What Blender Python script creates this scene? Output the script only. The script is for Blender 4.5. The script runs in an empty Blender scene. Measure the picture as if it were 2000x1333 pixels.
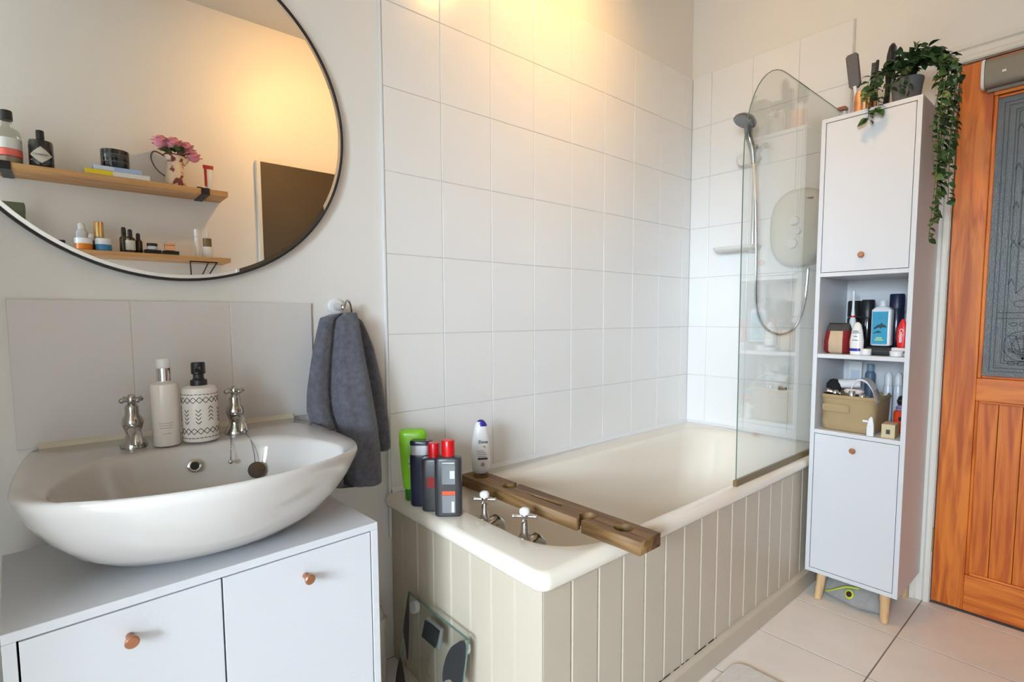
import bpy, bmesh, math, random
from mathutils import Vector, Matrix, Euler
random.seed(11)
scn = bpy.context.scene
COL = scn.collection
PI = math.pi

# ------------------------------------------------------------------ camera
YAW, PIT, ROL = math.radians(41.069), math.radians(4.270), math.radians(-0.178)
FPX, PPX, PPY = 1025.73, 1018.46, 695.28
fw = Vector((math.sin(YAW) * math.cos(PIT), math.cos(YAW) * math.cos(PIT), -math.sin(PIT)))
r0 = Vector((math.cos(YAW), -math.sin(YAW), 0)); u0 = r0.cross(fw)
rr = r0 * math.cos(ROL) + u0 * math.sin(ROL); uu = -r0 * math.sin(ROL) + u0 * math.cos(ROL)
cam = bpy.data.cameras.new('camera'); camo = bpy.data.objects.new('camera', cam); COL.objects.link(camo)
M = Matrix((rr, uu, -fw)).transposed().to_4x4(); M.translation = Vector((-0.754, -1.499, 1.097))
camo.matrix_world = M
cam.sensor_width = 36; cam.lens = FPX / 2000 * 36
cam.shift_x = (1000 - PPX) / 2000; cam.shift_y = (PPY - 666.5) / 2000
cam.clip_start = 0.02
scn.camera = camo

# ------------------------------------------------------------------ light and exposure
XC, YF, XL, ZC = 1.702, -1.89, -3.40, 2.768      # end wall, shelf wall, window wall, ceiling
XR, YB = -1.15, -3.40                            # unseen wider room beyond the shelf wall, shaped to spread the window light
world = bpy.data.worlds.new('overcast_sky'); scn.world = world; world.use_nodes = True
bg = world.node_tree.nodes['Background']
wt = world.node_tree; wtc = wt.nodes.new('ShaderNodeTexCoord'); wsx = wt.nodes.new('ShaderNodeSeparateXYZ'); wrp = wt.nodes.new('ShaderNodeValToRGB')
wrp.color_ramp.elements[0].position = 0.47; wrp.color_ramp.elements[0].color = (0.20, 0.21, 0.20, 1)      # ground below the horizon
wrp.color_ramp.elements[1].position = 0.53; wrp.color_ramp.elements[1].color = (0.72, 0.86, 1.0, 1)       # even overcast sky
wmp = wt.nodes.new('ShaderNodeMapRange'); wmp.inputs[1].default_value = -1; wmp.inputs[2].default_value = 1
wt.links.new(wtc.outputs['Generated'], wsx.inputs[0]); wt.links.new(wsx.outputs['Z'], wmp.inputs[0])
wt.links.new(wmp.outputs[0], wrp.inputs[0]); wt.links.new(wrp.outputs[0], bg.inputs[0])
bg.inputs[1].default_value = 71.0
WIN = (-3.25, -1.45, 1.18, 2.20)                 # window opening y0,y1,z0,z1
pl = bpy.data.lights.new('window_portal', 'AREA'); pl.shape = 'RECTANGLE'
pl.size = WIN[3] - WIN[2]; pl.size_y = WIN[1] - WIN[0]; pl.cycles.is_portal = True
plo = bpy.data.objects.new('window_portal', pl); COL.objects.link(plo)
plo.location = (XL - 0.10, (WIN[0] + WIN[1]) / 2, (WIN[2] + WIN[3]) / 2)
plo.rotation_euler = (0, -PI / 2, 0)
vs = scn.view_settings
vs.view_transform = 'Standard'; vs.look = 'None'; vs.gamma = 1; vs.use_curve_mapping = False
vs.exposure = 0.0
LAMP_W = 44.0

# ------------------------------------------------------------------ helpers
def S(r, g, b):
    f = lambda c: (c / 255 / 12.92) if c <= 10 else ((c / 255 + 0.055) / 1.055) ** 2.4
    return (f(r), f(g), f(b), 1)

MATS = {}
def mat(name, col, rough=0.5, metal=0.0, var=0.0, vscale=6.0, bump=0.0, bscale=60.0, spec=0.5, coat=0.0,
        trans=0.0, ior=1.45, sheen=0.0, emit=None):
    if name in MATS: return MATS[name]
    m = bpy.data.materials.new(name); m.use_nodes = True
    nt = m.node_tree; b = nt.nodes['Principled BSDF']
    b.inputs['Roughness'].default_value = rough; b.inputs['Metallic'].default_value = metal
    b.inputs['Specular IOR Level'].default_value = spec; b.inputs['Coat Weight'].default_value = coat
    b.inputs['Coat Roughness'].default_value = 0.08
    b.inputs['Transmission Weight'].default_value = trans; b.inputs['IOR'].default_value = ior
    b.inputs['Sheen Weight'].default_value = sheen
    tc = nt.nodes.new('ShaderNodeTexCoord')
    n = nt.nodes.new('ShaderNodeTexNoise'); n.inputs['Scale'].default_value = vscale; n.inputs['Detail'].default_value = 4
    nt.links.new(tc.outputs['Object'], n.inputs['Vector'])
    mx = nt.nodes.new('ShaderNodeMix'); mx.data_type = 'RGBA'
    k = 1 - (var if var else 0.02)
    mx.inputs[6].default_value = col; mx.inputs[7].default_value = (col[0] * k, col[1] * k, col[2] * k, 1)
    nt.links.new(n.outputs['Fac'], mx.inputs[0]); nt.links.new(mx.outputs[2], b.inputs['Base Color'])
    if bump:
        n2 = nt.nodes.new('ShaderNodeTexNoise'); n2.inputs['Scale'].default_value = bscale; n2.inputs['Detail'].default_value = 3
        nt.links.new(tc.outputs['Object'], n2.inputs['Vector'])
        bp = nt.nodes.new('ShaderNodeBump'); bp.inputs['Strength'].default_value = bump; bp.inputs['Distance'].default_value = 0.004
        nt.links.new(n2.outputs['Fac'], bp.inputs['Height']); nt.links.new(bp.outputs['Normal'], b.inputs['Normal'])
    MATS[name] = m
    return m

def wood(name, c1, c2, axis='Z', rough=0.45, fine=28.0, bump=0.15, coat=0.0):
    if name in MATS: return MATS[name]
    m = bpy.data.materials.new(name); m.use_nodes = True
    nt = m.node_tree; b = nt.nodes['Principled BSDF']; b.inputs['Roughness'].default_value = rough
    b.inputs['Coat Weight'].default_value = coat; b.inputs['Coat Roughness'].default_value = 0.2
    tc = nt.nodes.new('ShaderNodeTexCoord'); mp = nt.nodes.new('ShaderNodeMapping')
    sc = [fine, fine, fine]; sc['XYZ'.index(axis)] = fine * 0.07
    mp.inputs['Scale'].default_value = sc
    nt.links.new(tc.outputs['Object'], mp.inputs['Vector'])
    n = nt.nodes.new('ShaderNodeTexNoise'); n.inputs['Scale'].default_value = 1.6; n.inputs['Detail'].default_value = 6
    n.inputs['Distortion'].default_value = 1.4
    nt.links.new(mp.outputs['Vector'], n.inputs['Vector'])
    cr = nt.nodes.new('ShaderNodeValToRGB')
    cr.color_ramp.elements[0].position = 0.36; cr.color_ramp.elements[0].color = c2
    cr.color_ramp.elements[1].position = 0.62; cr.color_ramp.elements[1].color = c1
    nt.links.new(n.outputs['Fac'], cr.inputs['Fac']); nt.links.new(cr.outputs['Color'], b.inputs['Base Color'])
    bp = nt.nodes.new('ShaderNodeBump'); bp.inputs['Strength'].default_value = bump; bp.inputs['Distance'].default_value = 0.002
    nt.links.new(n.outputs['Fac'], bp.inputs['Height']); nt.links.new(bp.outputs['Normal'], b.inputs['Normal'])
    MATS[name] = m
    return m

def thin_glass(name, tint, refl=0.10, rough=0.0):
    m = bpy.data.materials.new(name); m.use_nodes = True; nt = m.node_tree; nt.nodes.clear()
    o = nt.nodes.new('ShaderNodeOutputMaterial'); t = nt.nodes.new('ShaderNodeBsdfTransparent'); t.inputs[0].default_value = tint
    g = nt.nodes.new('ShaderNodeBsdfGlossy'); g.inputs['Roughness'].default_value = rough
    mx = nt.nodes.new('ShaderNodeMixShader'); lw = nt.nodes.new('ShaderNodeLayerWeight'); lw.inputs['Blend'].default_value = 0.5
    pw = nt.nodes.new('ShaderNodeMath'); pw.operation = 'POWER'; pw.inputs[1].default_value = 4.0
    ma = nt.nodes.new('ShaderNodeMath'); ma.operation = 'MULTIPLY_ADD'; ma.inputs[1].default_value = 0.9; ma.inputs[2].default_value = refl
    nt.links.new(lw.outputs['Facing'], pw.inputs[0]); nt.links.new(pw.outputs[0], ma.inputs[0]); nt.links.new(ma.outputs[0], mx.inputs[0]); nt.links.new(t.outputs[0], mx.inputs[1])
    nt.links.new(g.outputs[0], mx.inputs[2]); nt.links.new(mx.outputs[0], o.inputs[0])
    MATS[name] = m
    return m

class MB:
    """collects shapes, build() links them as one mesh object"""
    def __init__(self): self.v = []; self.f = []
    def _add(self, vs, fs):
        n = len(self.v); self.v += [Vector(p) for p in vs]; self.f += [tuple(i + n for i in f) for f in fs]; return self
    def box(self, x0, x1, y0, y1, z0, z1):
        return self._add([(x0, y0, z0), (x1, y0, z0), (x1, y1, z0), (x0, y1, z0), (x0, y0, z1), (x1, y0, z1), (x1, y1, z1), (x0, y1, z1)],
                         [(0, 3, 2, 1), (4, 5, 6, 7), (0, 1, 5, 4), (1, 2, 6, 5), (2, 3, 7, 6), (3, 0, 4, 7)])
    def loft(self, rings, cap0=True, cap1=True, closed=True, loop=False):
        n = len(rings[0]); vs = [p for r in rings for p in r]; fs = []
        m = len(rings)
        for k in range(m if loop else m - 1):
            k2 = (k + 1) % m
            for i in range(n if closed else n - 1):
                j = (i + 1) % n
                fs.append((k * n + i, k * n + j, k2 * n + j, k2 * n + i))
        if cap0 and not loop: fs.append(tuple(range(n - 1, -1, -1)))
        if cap1 and not loop: fs.append(tuple((m - 1) * n + i for i in range(n)))
        return self._add(vs, fs)
    def lathe(self, prof, c=(0, 0, 0), seg=24, sx=1, sy=1, cap0=True, cap1=True):
        rings = [[(c[0] + r * sx * math.cos(2 * PI * i / seg), c[1] + r * sy * math.sin(2 * PI * i / seg), c[2] + z) for i in range(seg)] for r, z in prof]
        return self.loft(rings, cap0, cap1)
    def super(self, secs, N=32, cap0=True, cap1=True):
        """secs: (z, rx, ry, exponent, cx, cy)"""
        rings = []
        for s in secs:
            z, rx, ry = s[:3]; e = s[3] if len(s) > 3 else 2; cx = s[4] if len(s) > 4 else 0; cy = s[5] if len(s) > 5 else 0
            rg = []
            for i in range(N):
                a = 2 * PI * i / N; c_, s_ = math.cos(a), math.sin(a)
                rg.append((cx + rx * math.copysign(abs(c_) ** (2 / e), c_), cy + ry * math.copysign(abs(s_) ** (2 / e), s_), z))
            rings.append(rg)
        return self.loft(rings, cap0, cap1)
    def tube(self, pts, r, seg=8, closed=False):
        pts = [Vector(p) for p in pts]; n = len(pts); rings = []; prev = None
        for i, p in enumerate(pts):
            if closed: t = (pts[(i + 1) % n] - pts[i - 1])
            else: t = pts[min(i + 1, n - 1)] - pts[max(i - 1, 0)]
            t.normalize()
            if prev is None:
                a = Vector((0, 0, 1)) if abs(t.z) < 0.9 else Vector((1, 0, 0)); nrm = t.cross(a).normalized()
            else:
                nrm = (prev - t * prev.dot(t)).normalized()
            prev = nrm; bn = t.cross(nrm)
            ri = r[i] if isinstance(r, (list, tuple)) else r
            rings.append([p + (nrm * math.cos(2 * PI * k / seg) + bn * math.sin(2 * PI * k / seg)) * ri for k in range(seg)])
        return self.loft(rings, loop=closed)
    def prism(self, poly, a0, a1, axis='z'):
        f = {'z': lambda p, a: (p[0], p[1], a), 'x': lambda p, a: (a, p[0], p[1]), 'y': lambda p, a: (p[0], a, p[1])}[axis]
        return self.loft([[f(p, a0) for p in poly], [f(p, a1) for p in poly]])
    def sphere(self, c, r, seg=12, sz=1.0):
        k = seg // 2
        return self.lathe([(max(r * math.sin(PI * i / k), 1e-5), -r * sz * math.cos(PI * i / k)) for i in range(k + 1)], c, seg)
    def xf(self, M, start=0):
        for i in range(start, len(self.v)): self.v[i] = M @ self.v[i]
        return self
    def mesh(self, name, m, bevel=0.0, segs=2, smooth=35, off=(0, 0, 0), sub=0):
        bm = bmesh.new(); o = Vector(off)
        vs = [bm.verts.new(p - o) for p in self.v]
        for f in self.f:
            try: bm.faces.new([vs[i] for i in f])
            except ValueError: pass
        bmesh.ops.remove_doubles(bm, verts=bm.verts, dist=1e-6)
        bmesh.ops.recalc_face_normals(bm, faces=bm.faces)
        if bevel:
            ed = [e for e in bm.edges if len(e.link_faces) == 2 and e.calc_face_angle(0) > math.radians(28)]
            bmesh.ops.bevel(bm, geom=ed, offset=bevel, segments=segs, profile=0.5, affect='EDGES', clamp_overlap=True)
        me = bpy.data.meshes.new(name); bm.to_mesh(me); bm.free()
        if m is not None: me.materials.append(m)
        if bevel and smooth == 35: smooth = 17
        if smooth:
            for p in me.polygons: p.use_smooth = True
            me.set_sharp_from_angle(angle=math.radians(smooth))
        return me
    def build(self, name, m, parent=None, bevel=0.0, segs=2, smooth=35, w=False, sub=0):
        off = parent_loc(parent) if (w and parent is not None) else (0, 0, 0)
        me = self.mesh(name, m, bevel, segs, smooth, off)
        o = bpy.data.objects.new(name, me); COL.objects.link(o)
        if parent is not None: o.parent = parent
        if sub:
            md = o.modifiers.new('subdivision', 'SUBSURF'); md.levels = md.render_levels = sub
        return o

def parent_loc(p):
    l = Vector((0, 0, 0))
    while p is not None: l += p.location; p = p.parent
    return l
def tag(o, label, cat, group=None):
    o['label'] = label; o['category'] = cat
    if group: o['group'] = group
    return o
def thing(name, label, cat, loc=(0, 0, 0), rz=0.0, group=None):
    o = bpy.data.objects.new(name, None); COL.objects.link(o); o.location = loc; o.rotation_euler = (0, 0, rz)
    o.empty_display_size = 0.05
    return tag(o, label, cat, group)
def struct(o): o['kind'] = 'structure'; return o
def inst(me, name, parent, loc, rot=(0, 0, 0), sc=(1, 1, 1)):
    o = bpy.data.objects.new(name, me); COL.objects.link(o); o.parent = parent
    o.location = loc; o.rotation_euler = rot; o.scale = sc
    return o
def catmull(pts, n, closed=True):
    P = [Vector(p) for p in pts]; m = len(P); out = []
    for i in range(n):
        t = i / n * m if closed else i / (n - 1) * (m - 1)
        k = int(t) if closed else min(int(t), m - 2); a = t - k
        g = (lambda j: P[j % m]) if closed else (lambda j: P[max(0, min(m - 1, j))])
        p0, p1, p2, p3 = g(k - 1), g(k), g(k + 1), g(k + 2)
        out.append(0.5 * ((2 * p1) + (p2 - p0) * a + (2 * p0 - 5 * p1 + 4 * p2 - p3) * a * a + (3 * p1 - p0 - 3 * p2 + p3) * a ** 3))
    return out
def text_mesh(s, size, m, name='lettering', bold=0.0, depth=0.0004):
    cu = bpy.data.curves.new('lettering', 'FONT'); cu.body = s; cu.size = size; cu.align_x = 'CENTER'; cu.align_y = 'CENTER'
    cu.extrude = depth; cu.offset = bold
    t = bpy.data.objects.new('lettering', cu); COL.objects.link(t)
    bpy.context.view_layer.update()
    me = bpy.data.meshes.new_from_object(t.evaluated_get(bpy.context.evaluated_depsgraph_get()))
    bpy.data.objects.remove(t); bpy.data.curves.remove(cu)
    me.name = name; me.materials.clear(); me.materials.append(m)
    return me

# ------------------------------------------------------------------ materials
WALLP = mat('wall_paint', (0.84, 0.815, 0.78, 1), 0.42, var=0.03, vscale=2, bump=0.05, bscale=90)
CEILP = mat('ceiling_paint', (0.66, 0.63, 0.56, 1), 0.7)
TILE = mat('white_glazed_tile', (0.86, 0.845, 0.83, 1), 0.22, var=0.02, vscale=3, bump=0.03, bscale=9, coat=0.2)
GROUT = mat('tile_grout', (0.76, 0.73, 0.70, 1), 0.8, var=0.25, vscale=14)
SPLASH = mat('pale_grey_tile', (0.74, 0.705, 0.69, 1), 0.35, var=0.04, vscale=5)
WHITEP = mat('white_gloss_paint', (0.80, 0.785, 0.75, 1), 0.3, var=0.03)
FLOORT = mat('beige_floor_tile', (0.92, 0.84, 0.77, 1), 0.40, var=0.20, vscale=7, bump=0.08, bscale=30)
FGROUT = mat('floor_grout', (0.27, 0.225, 0.195, 1), 0.9, var=0.2)
BATHW = mat('cream_enamel', (0.87, 0.795, 0.69, 1), 0.12, coat=0.4, spec=0.5)
PANEL = mat('cream_painted_board', (0.57, 0.49, 0.385, 1), 0.38, var=0.06, vscale=8, bump=0.04, bscale=40)
CERAM = mat('white_ceramic', (0.59, 0.555, 0.525, 1), 0.1, coat=0.4)
CABW = mat('white_laminate', (0.66, 0.665, 0.69, 1), 0.4, bump=0.05, bscale=160)
CHROME = mat('chrome', (0.75, 0.75, 0.77, 1), 0.1, 1.0)
STEEL = mat('dull_chrome', (0.50, 0.49, 0.47, 1), 0.16, 1.0)
BLACK = mat('black_plastic', (0.018, 0.018, 0.02, 1), 0.35)
BLACKM = mat('black_metal', (0.02, 0.02, 0.022, 1), 0.45, 0.3)
WHITEPL = mat('white_plastic', (0.80, 0.80, 0.80, 1), 0.3)
DOORW = wood('orange_pine', S(228, 128, 42), S(184, 84, 16), 'Z', 0.40, 22, 0.1, 0.1)
DOORH = wood('orange_pine_cross', S(230, 132, 46), S(188, 88, 20), 'Y', 0.40, 22, 0.1, 0.1)
LEGW = wood('pale_beech', S(222, 186, 140), S(205, 164, 116), 'Z', 0.5, 30, 0.05)
SHELFW = wood('oak_shelf', S(205, 160, 105), S(176, 128, 78), 'X', 0.5, 20, 0.1)
BOARDW = wood('weathered_brown_wood', S(142, 106, 64), S(98, 68, 36), 'Y', 0.55, 26, 0.25)
KNOBW = mat('copper_knob', (0.48, 0.20, 0.10, 1), 0.35, 0.6, var=0.15)
COPPER = mat('copper', (0.85, 0.46, 0.27, 1), 0.22, 1.0)
TOWEL = mat('slate_terry', (0.175, 0.18, 0.22, 1), 0.95, var=0.72, vscale=70, bump=1.0, bscale=170, sheen=0.3)

# ------------------------------------------------------------------ room shell
floor = struct(MB().box(XL - 0.1, XC + 0.1, YB - 0.1, 0.1, -0.1, -0.0012).build('floor', FGROUT))
ft = MB().box(-0.1518, 0.1518, -0.2978, 0.2978, -0.008, 0).mesh('floor_tile', FLOORT, 0.0004, 1)
for i in range(-2, 17):
    for j in range(0, 7):
        x0, x1 = 1.65 - 0.308 * (i + 1), 1.65 - 0.308 * i
        y1 = -1.042 + 0.60 * (2 - j); y0 = y1 - 0.60
        cx0, cx1, cy0, cy1 = max(x0, XL), min(x1, XC), max(y0, YF if x0 > XR else YB), min(y1, 0)
        if cx1 - cx0 < 0.01 or cy1 - cy0 < 0.01: continue
        if (cx0, cx1, cy0, cy1) == (x0, x1, y0, y1):
            inst(ft, 'floor_tile', floor, ((x0 + x1) / 2, (y0 + y1) / 2, 0))
        else:
            MB().box(cx0 + 0.002, cx1 - 0.002, cy0 + 0.002, cy1 - 0.002, -0.008, 0).build('floor_tile', FLOORT, floor, 0.0004, 1)
struct(MB().box(XL - 0.1, XC + 0.1, YB - 0.1, 0.1, ZC, ZC + 0.1).build('ceiling', CEILP))
wback = struct(MB().box(XL - 0.1, XC + 0.1, 0, 0.1, 0, ZC).build('wall_back', WALLP))
D0, D1, DZ = -1.824, -1.062, 1.985
wend = struct(MB().prism([(0.1, 0), (D1, 0), (D1, DZ), (D0, DZ), (D0, 0), (YF - 0.1, 0), (YF - 0.1, ZC), (0.1, ZC)], XC, XC + 0.1, 'x').build('wall_end', WALLP, smooth=0))
struct(MB().box(XR - 0.1, XC + 0.1, YF - 0.1, YF, 0, ZC).build('wall_front', WALLP))
struct(MB().box(XR - 0.1, XR, YB, YF - 0.1, 0, ZC).build('wall_return', WALLP))
struct(MB().box(XL - 0.1, XR, YB - 0.1, YB, 0, ZC).build('wall_far', WALLP))
struct(MB().box(XR - 0.1, XR, -0.74, 0, 0, ZC).build('wall_light_block', WALLP))   # unseen short wall, added to block window light from basin and vanity
y0, y1, z0, z1 = WIN
wl = MB().box(XL - 0.1, XL, YB, y0, 0, ZC).box(XL - 0.1, XL, y1, 0, 0, ZC).box(XL - 0.1, XL, y0, y1, 0, z0).box(XL - 0.1, XL, y0, y1, z1, ZC)
struct(wl.build('wall_left', WALLP, smooth=0))

# wall tiles: each tile a piece of its wall
TW, TH, TZ = 0.2034, 0.248, 2.2825
MB().box(0.0, XC, -0.0058, 0.0, 0.40, TZ).build('grout_bed', GROUT, wback)
MB().box(XC - 0.0058, XC, -0.7265, -0.0059, 0.40, TZ).build('grout_bed', GROUT, wend)
gt = 0.0009
tmesh = MB().box(-TW / 2 + gt, TW / 2 - gt, -0.008, -0.001, -TH / 2 + gt, TH / 2 - gt).mesh('wall_tile', TILE, 0.0016, 2)
for r in range(7):
    z = TZ - TH * (r + 0.5)
    for k in range(9):
        xa, xb = k * TW, min((k + 1) * TW, XC - 0.009)
        tilt = (random.uniform(-.0025, .0025), 0, random.uniform(-.0025, .0025))
        if xb - xa > TW - 0.004: inst(tmesh, 'wall_tile', wback, ((xa + xb) / 2, 0, z), tilt)
        else: MB().box(xa + gt, xb, -0.008, -0.001, z - TH / 2 + gt, z + TH / 2 - gt).build('wall_tile', TILE, wback, 0.0016)
tme = MB().box(-0.008, -0.001, -TW / 2 + gt, TW / 2 - gt, -TH / 2 + gt, TH / 2 - gt).mesh('wall_tile', TILE, 0.0016, 2)
for r in range(7):
    z = TZ - TH * (r + 0.5)
    for k in range(4):
        ya, yb = (-0.0085, -0.111) if k == 0 else (-0.111 - (k - 1) * TW, -0.111 - k * TW)
        tilt = (0, random.uniform(-.0025, .0025), random.uniform(-.0025, .0025))
        if k: inst(tme, 'wall_tile', wend, (XC, (ya + yb) / 2, z), tilt)
        else: MB().box(XC - 0.008, XC - 0.001, yb + gt, ya - gt, z - TH / 2 + gt, z + TH / 2 - gt).build('wall_tile', TILE, wend, 0.0016)
struct(MB().box(-0.010, -0.0005, -0.011, 0, 0.40, TZ).build('trim_1', WHITEPL, bevel=0.003))
# splashback: three larger grey tiles of the back wall
for k in range(3):
    MB().box(-0.8395 + 0.2032 * k + 0.0004, -0.8395 + 0.2032 * (k + 1) - 0.0004, -0.008, 0, 0.824, 1.136).build('splashback_tile', SPLASH, wback, 0.0015)
MB().box(-0.8392, -0.2302, -0.0072, 0, 0.8245, 1.1355).build('grout_bed', mat('pale_grout', (0.62, 0.57, 0.50, 1), 0.8), wback)
struct(MB().loft([[(x, -0.0085, 0.8225), (x, -0.020, 0.8225), (x, -0.014, 0.829), (x, -0.0085, 0.834)] for x in (-0.806, -0.290)]).build('trim_5', mat('aged_sealant', (.74, .68, .56, 1), .5, var=.2, vscale=30)))
# silicone bead around the bath
struct(MB().loft([[(x, -0.004, 0.546), (x, -0.020, 0.546), (x, -0.014, 0.552), (x, -0.0085, 0.560), (x, -0.004, 0.560)] for x in (0.0, XC - 0.006)]).build('trim_2', WHITEPL))
struct(MB().loft([[(XC - 0.004, y, 0.546), (XC - 0.020, y, 0.546), (XC - 0.014, y, 0.552), (XC - 0.0085, y, 0.560), (XC - 0.004, y, 0.560)] for y in (-0.02, -0.69)]).build('trim_3', WHITEPL))

# window in the left wall (behind the photographer's left shoulder)
win = struct(MB().box(XL - 0.09, XL - 0.03, y0, y0 + 0.05, z0, z1).box(XL - 0.09, XL - 0.03, y1 - 0.05, y1, z0, z1)
             .box(XL - 0.09, XL - 0.03, y0 + 0.05, y1 - 0.05, z0, z0 + 0.05).box(XL - 0.09, XL - 0.03, y0 + 0.05, y1 - 0.05, z1 - 0.05, z1)
             .box(XL - 0.085, XL - 0.035, -2.3249999999999997, -2.275, z0 + 0.05, z1 - 0.05).build('window_1', WHITEPL, smooth=0))
WG = thin_glass('window_glass', (0.97, 0.98, 0.98, 1), 0.04)
MB().box(XL - 0.064, XL - 0.058, y0 + 0.05, -2.3249999999999997, z0 + 0.05, z1 - 0.05).build('pane', WG, win, smooth=0)
MB().box(XL - 0.064, XL - 0.058, -2.275, y1 - 0.05, z0 + 0.05, z1 - 0.05).build('pane', WG, win, smooth=0)
MB().box(XL - 0.03, XL + 0.06, y0 - 0.04, y1 + 0.04, z0 - 0.03, z0).build('window_sill', WHITEP, win, 0.006)

# ------------------------------------------------------------------ door and architrave
dr = struct(bpy.data.objects.new('door_1', None)); COL.objects.link(dr); dr.location = (XC, D1, 0)
xa, xb = XC + 0.002, XC + 0.042
SY0, SY1 = D1 - 0.004, D1 - 0.098        # hinge stile
OY0, OY1 = D0 + 0.098, D0 + 0.004        # lock stile
MB().box(xa, xb, SY1, SY0, 0.008, 1.981).build('stile', DOORW, dr, 0.002, w=True)
MB().box(xa, xb, OY1, OY0, 0.008, 1.981).build('stile', DOORW, dr, 0.002, w=True)
MB().box(xa, xb, OY0, SY1, 1.852, 1.981).build('rail', DOORH, dr, 0.002, w=True)
MB().box(xa, xb, OY0, SY1, 0.790, 0.872).build('rail', DOORH, dr, 0.002, w=True)
MB().box(xa, xb, OY0, SY1, 0.008, 0.142).build('rail', DOORH, dr, 0.002, w=True)
npl = 9; pwid = (SY1 - OY0) / npl
pm = MB().box(0, 0.012, -pwid / 2 + 0.0008, pwid / 2 - 0.0008, 0, 0.648).mesh('panel_plank', DOORW, 0.0012, 1)
for k in range(npl): inst(pm, 'panel_plank', dr, (0.016, OY0 + pwid * (k + 0.5) - D1, 0.142))
for a, b, c_, d in ((SY1 - 0.009, SY1, 0.142, 0.79), (OY0, OY0 + 0.009, 0.142, 0.79), (SY1 - 0.012, SY1, 0.872, 1.852), (OY0, OY0 + 0.012, 0.872, 1.852)):
    MB().box(xa + 0.004, xa + 0.016, a, b, c_, d).build('bead', DOORW, dr, 0.003, w=True)
for z in (0.142, 0.781, 0.872, 1.840):
    MB().box(xa + 0.004, xa + 0.016, OY0 + 0.012, SY1 - 0.012, z, z + 0.009).build('bead', DOORH, dr, 0.003, w=True)
DGLASS = mat('obscured_grey_glass', (0.13, 0.145, 0.155, 1), 0.28, var=0.25, vscale=40, bump=0.25, bscale=220, coat=0.3)
GA, GB, GZ0, GZ1 = SY1 - 0.012, OY0 + 0.012, 0.881, 1.840
pane = MB().box(xa + 0.012, xa + 0.018, GB, GA, GZ0, GZ1).build('glass_pane', DGLASS, dr, w=True)
LEAD = mat('etched_line', (0.055, 0.062, 0.068, 1), 0.4)
gx = xa + 0.0115
def strip(mb, p, q, wd=0.003):
    p = Vector((gx, p[0], p[1])); q = Vector((gx, q[0], q[1])); d = (q - p).normalized(); n = Vector((0, -d.z, d.y)) * wd / 2
    e = Vector((-0.0012, 0, 0))
    mb.loft([[p + n, p - n, p - n + e, p + n + e], [q + n, q - n, q - n + e, q + n + e]])
mb = MB()
for ins in (0.018, 0.030, 0.048, 0.056):
    a, b, zz0, zz1 = GA - ins, GB + ins, GZ0 + ins, GZ1 - ins
    for p, q in (((a, zz0), (a, zz1)), ((b, zz0), (b, zz1)), ((a, zz0), (b, zz0)), ((a, zz1), (b, zz1))): strip(mb, p, q, 0.0026)
for z in (1.085, 1.105): strip(mb, (GA - 0.03, z), (GB + 0.03, z), 0.003)
la, lb, lz0, lz1 = GA - 0.075, GB + 0.075, 1.17, 1.765
strip(mb, (la, lz0), (la, lz1), 0.004); strip(mb, (lb, lz0), (lb, lz1), 0.004)
cxm = (la + lb) / 2; cell = (la - lb) / 3; hz = 0.17
def clip(p, q):
    pts = []
    for t in range(0, 101):
        y = p[0] + (q[0] - p[0]) * t / 100; z = p[1] + (q[1] - p[1]) * t / 100
        if lb <= y <= la and lz0 <= z <= lz1: pts.append((y, z))
    return (pts[0], pts[-1]) if len(pts) > 1 else None
for k in range(-6, 12):
    for s in (-1, 1):
        zc = lz0 + hz * k
        e = clip((la, zc), (lb, zc + s * hz * 3 * 1.0))
        if e: strip(mb, e[0], e[1], 0.0035)
for k in range(5):
    z = 1.2 + k * 0.13; yb_ = GA - 0.062
    strip(mb, (yb_ - 0.008, z), (yb_, z + 0.022), 0.003); strip(mb, (yb_, z + 0.022), (yb_ + 0.008, z), 0.003)
fc = ((GA + GB) / 2 + 0.12, 0.985)
for cyy in (-1.275, -1.443, -1.611):
    for rad in (0.052, 0.030):
        for k in range(20):
            a1, a2 = 2 * PI * k / 20, 2 * PI * (k + 1) / 20
            strip(mb, (cyy + rad * math.cos(a1), 0.99 + rad * math.sin(a1)), (cyy + rad * math.cos(a2), 0.99 + rad * math.sin(a2)), 0.0026)
    for k in range(7):
        a1 = PI * (k + 0.5) / 7
        strip(mb, (cyy, 0.945), (cyy + 0.045 * math.cos(a1), 0.975 + 0.055 * math.sin(a1)), 0.0026)
for kx in range(2):
    for kz in range(4):
        py_, pz_ = GA - 0.075 - 0.025 * (kx % 2) , 0.93 + 0.045 * kz
        for k in range(6):
            a1, a2 = PI * k / 3, PI * (k + 1) / 3
            strip(mb, (py_ + .010 * math.cos(a1), pz_ + .007 * math.sin(a1)), (py_ + .010 * math.cos(a2), pz_ + .007 * math.sin(a2)), 0.0026)
for k in range(3):
    for kk in range(8):
        a1, a2 = 2 * PI * kk / 8, 2 * PI * (kk + 1) / 8
        strip(mb, (GA - 0.09 - 0.05 * k + .018 * math.cos(a1), 1.135 + .012 * math.sin(a1)), (GA - 0.09 - 0.05 * k + .018 * math.cos(a2), 1.135 + .012 * math.sin(a2)), 0.003)
mb.build('etched_pattern', LEAD, dr, w=True, smooth=0)
BRASS = mat('aged_brass', (0.35, 0.27, 0.15, 1), 0.4, 0.9)
for z in (1.72, 0.20): MB().lathe([(0.006, 0), (0.006, 0.09)], (XC - 0.003, D1 + 0.001, z), 10).build('hinge', BRASS, dr, w=True)
MB().box(xa - 0.004, xa, OY1 + 0.03, OY1 + 0.07, 0.93, 1.08).build('handle_plate', BRASS, dr, 0.002, w=True)
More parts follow.
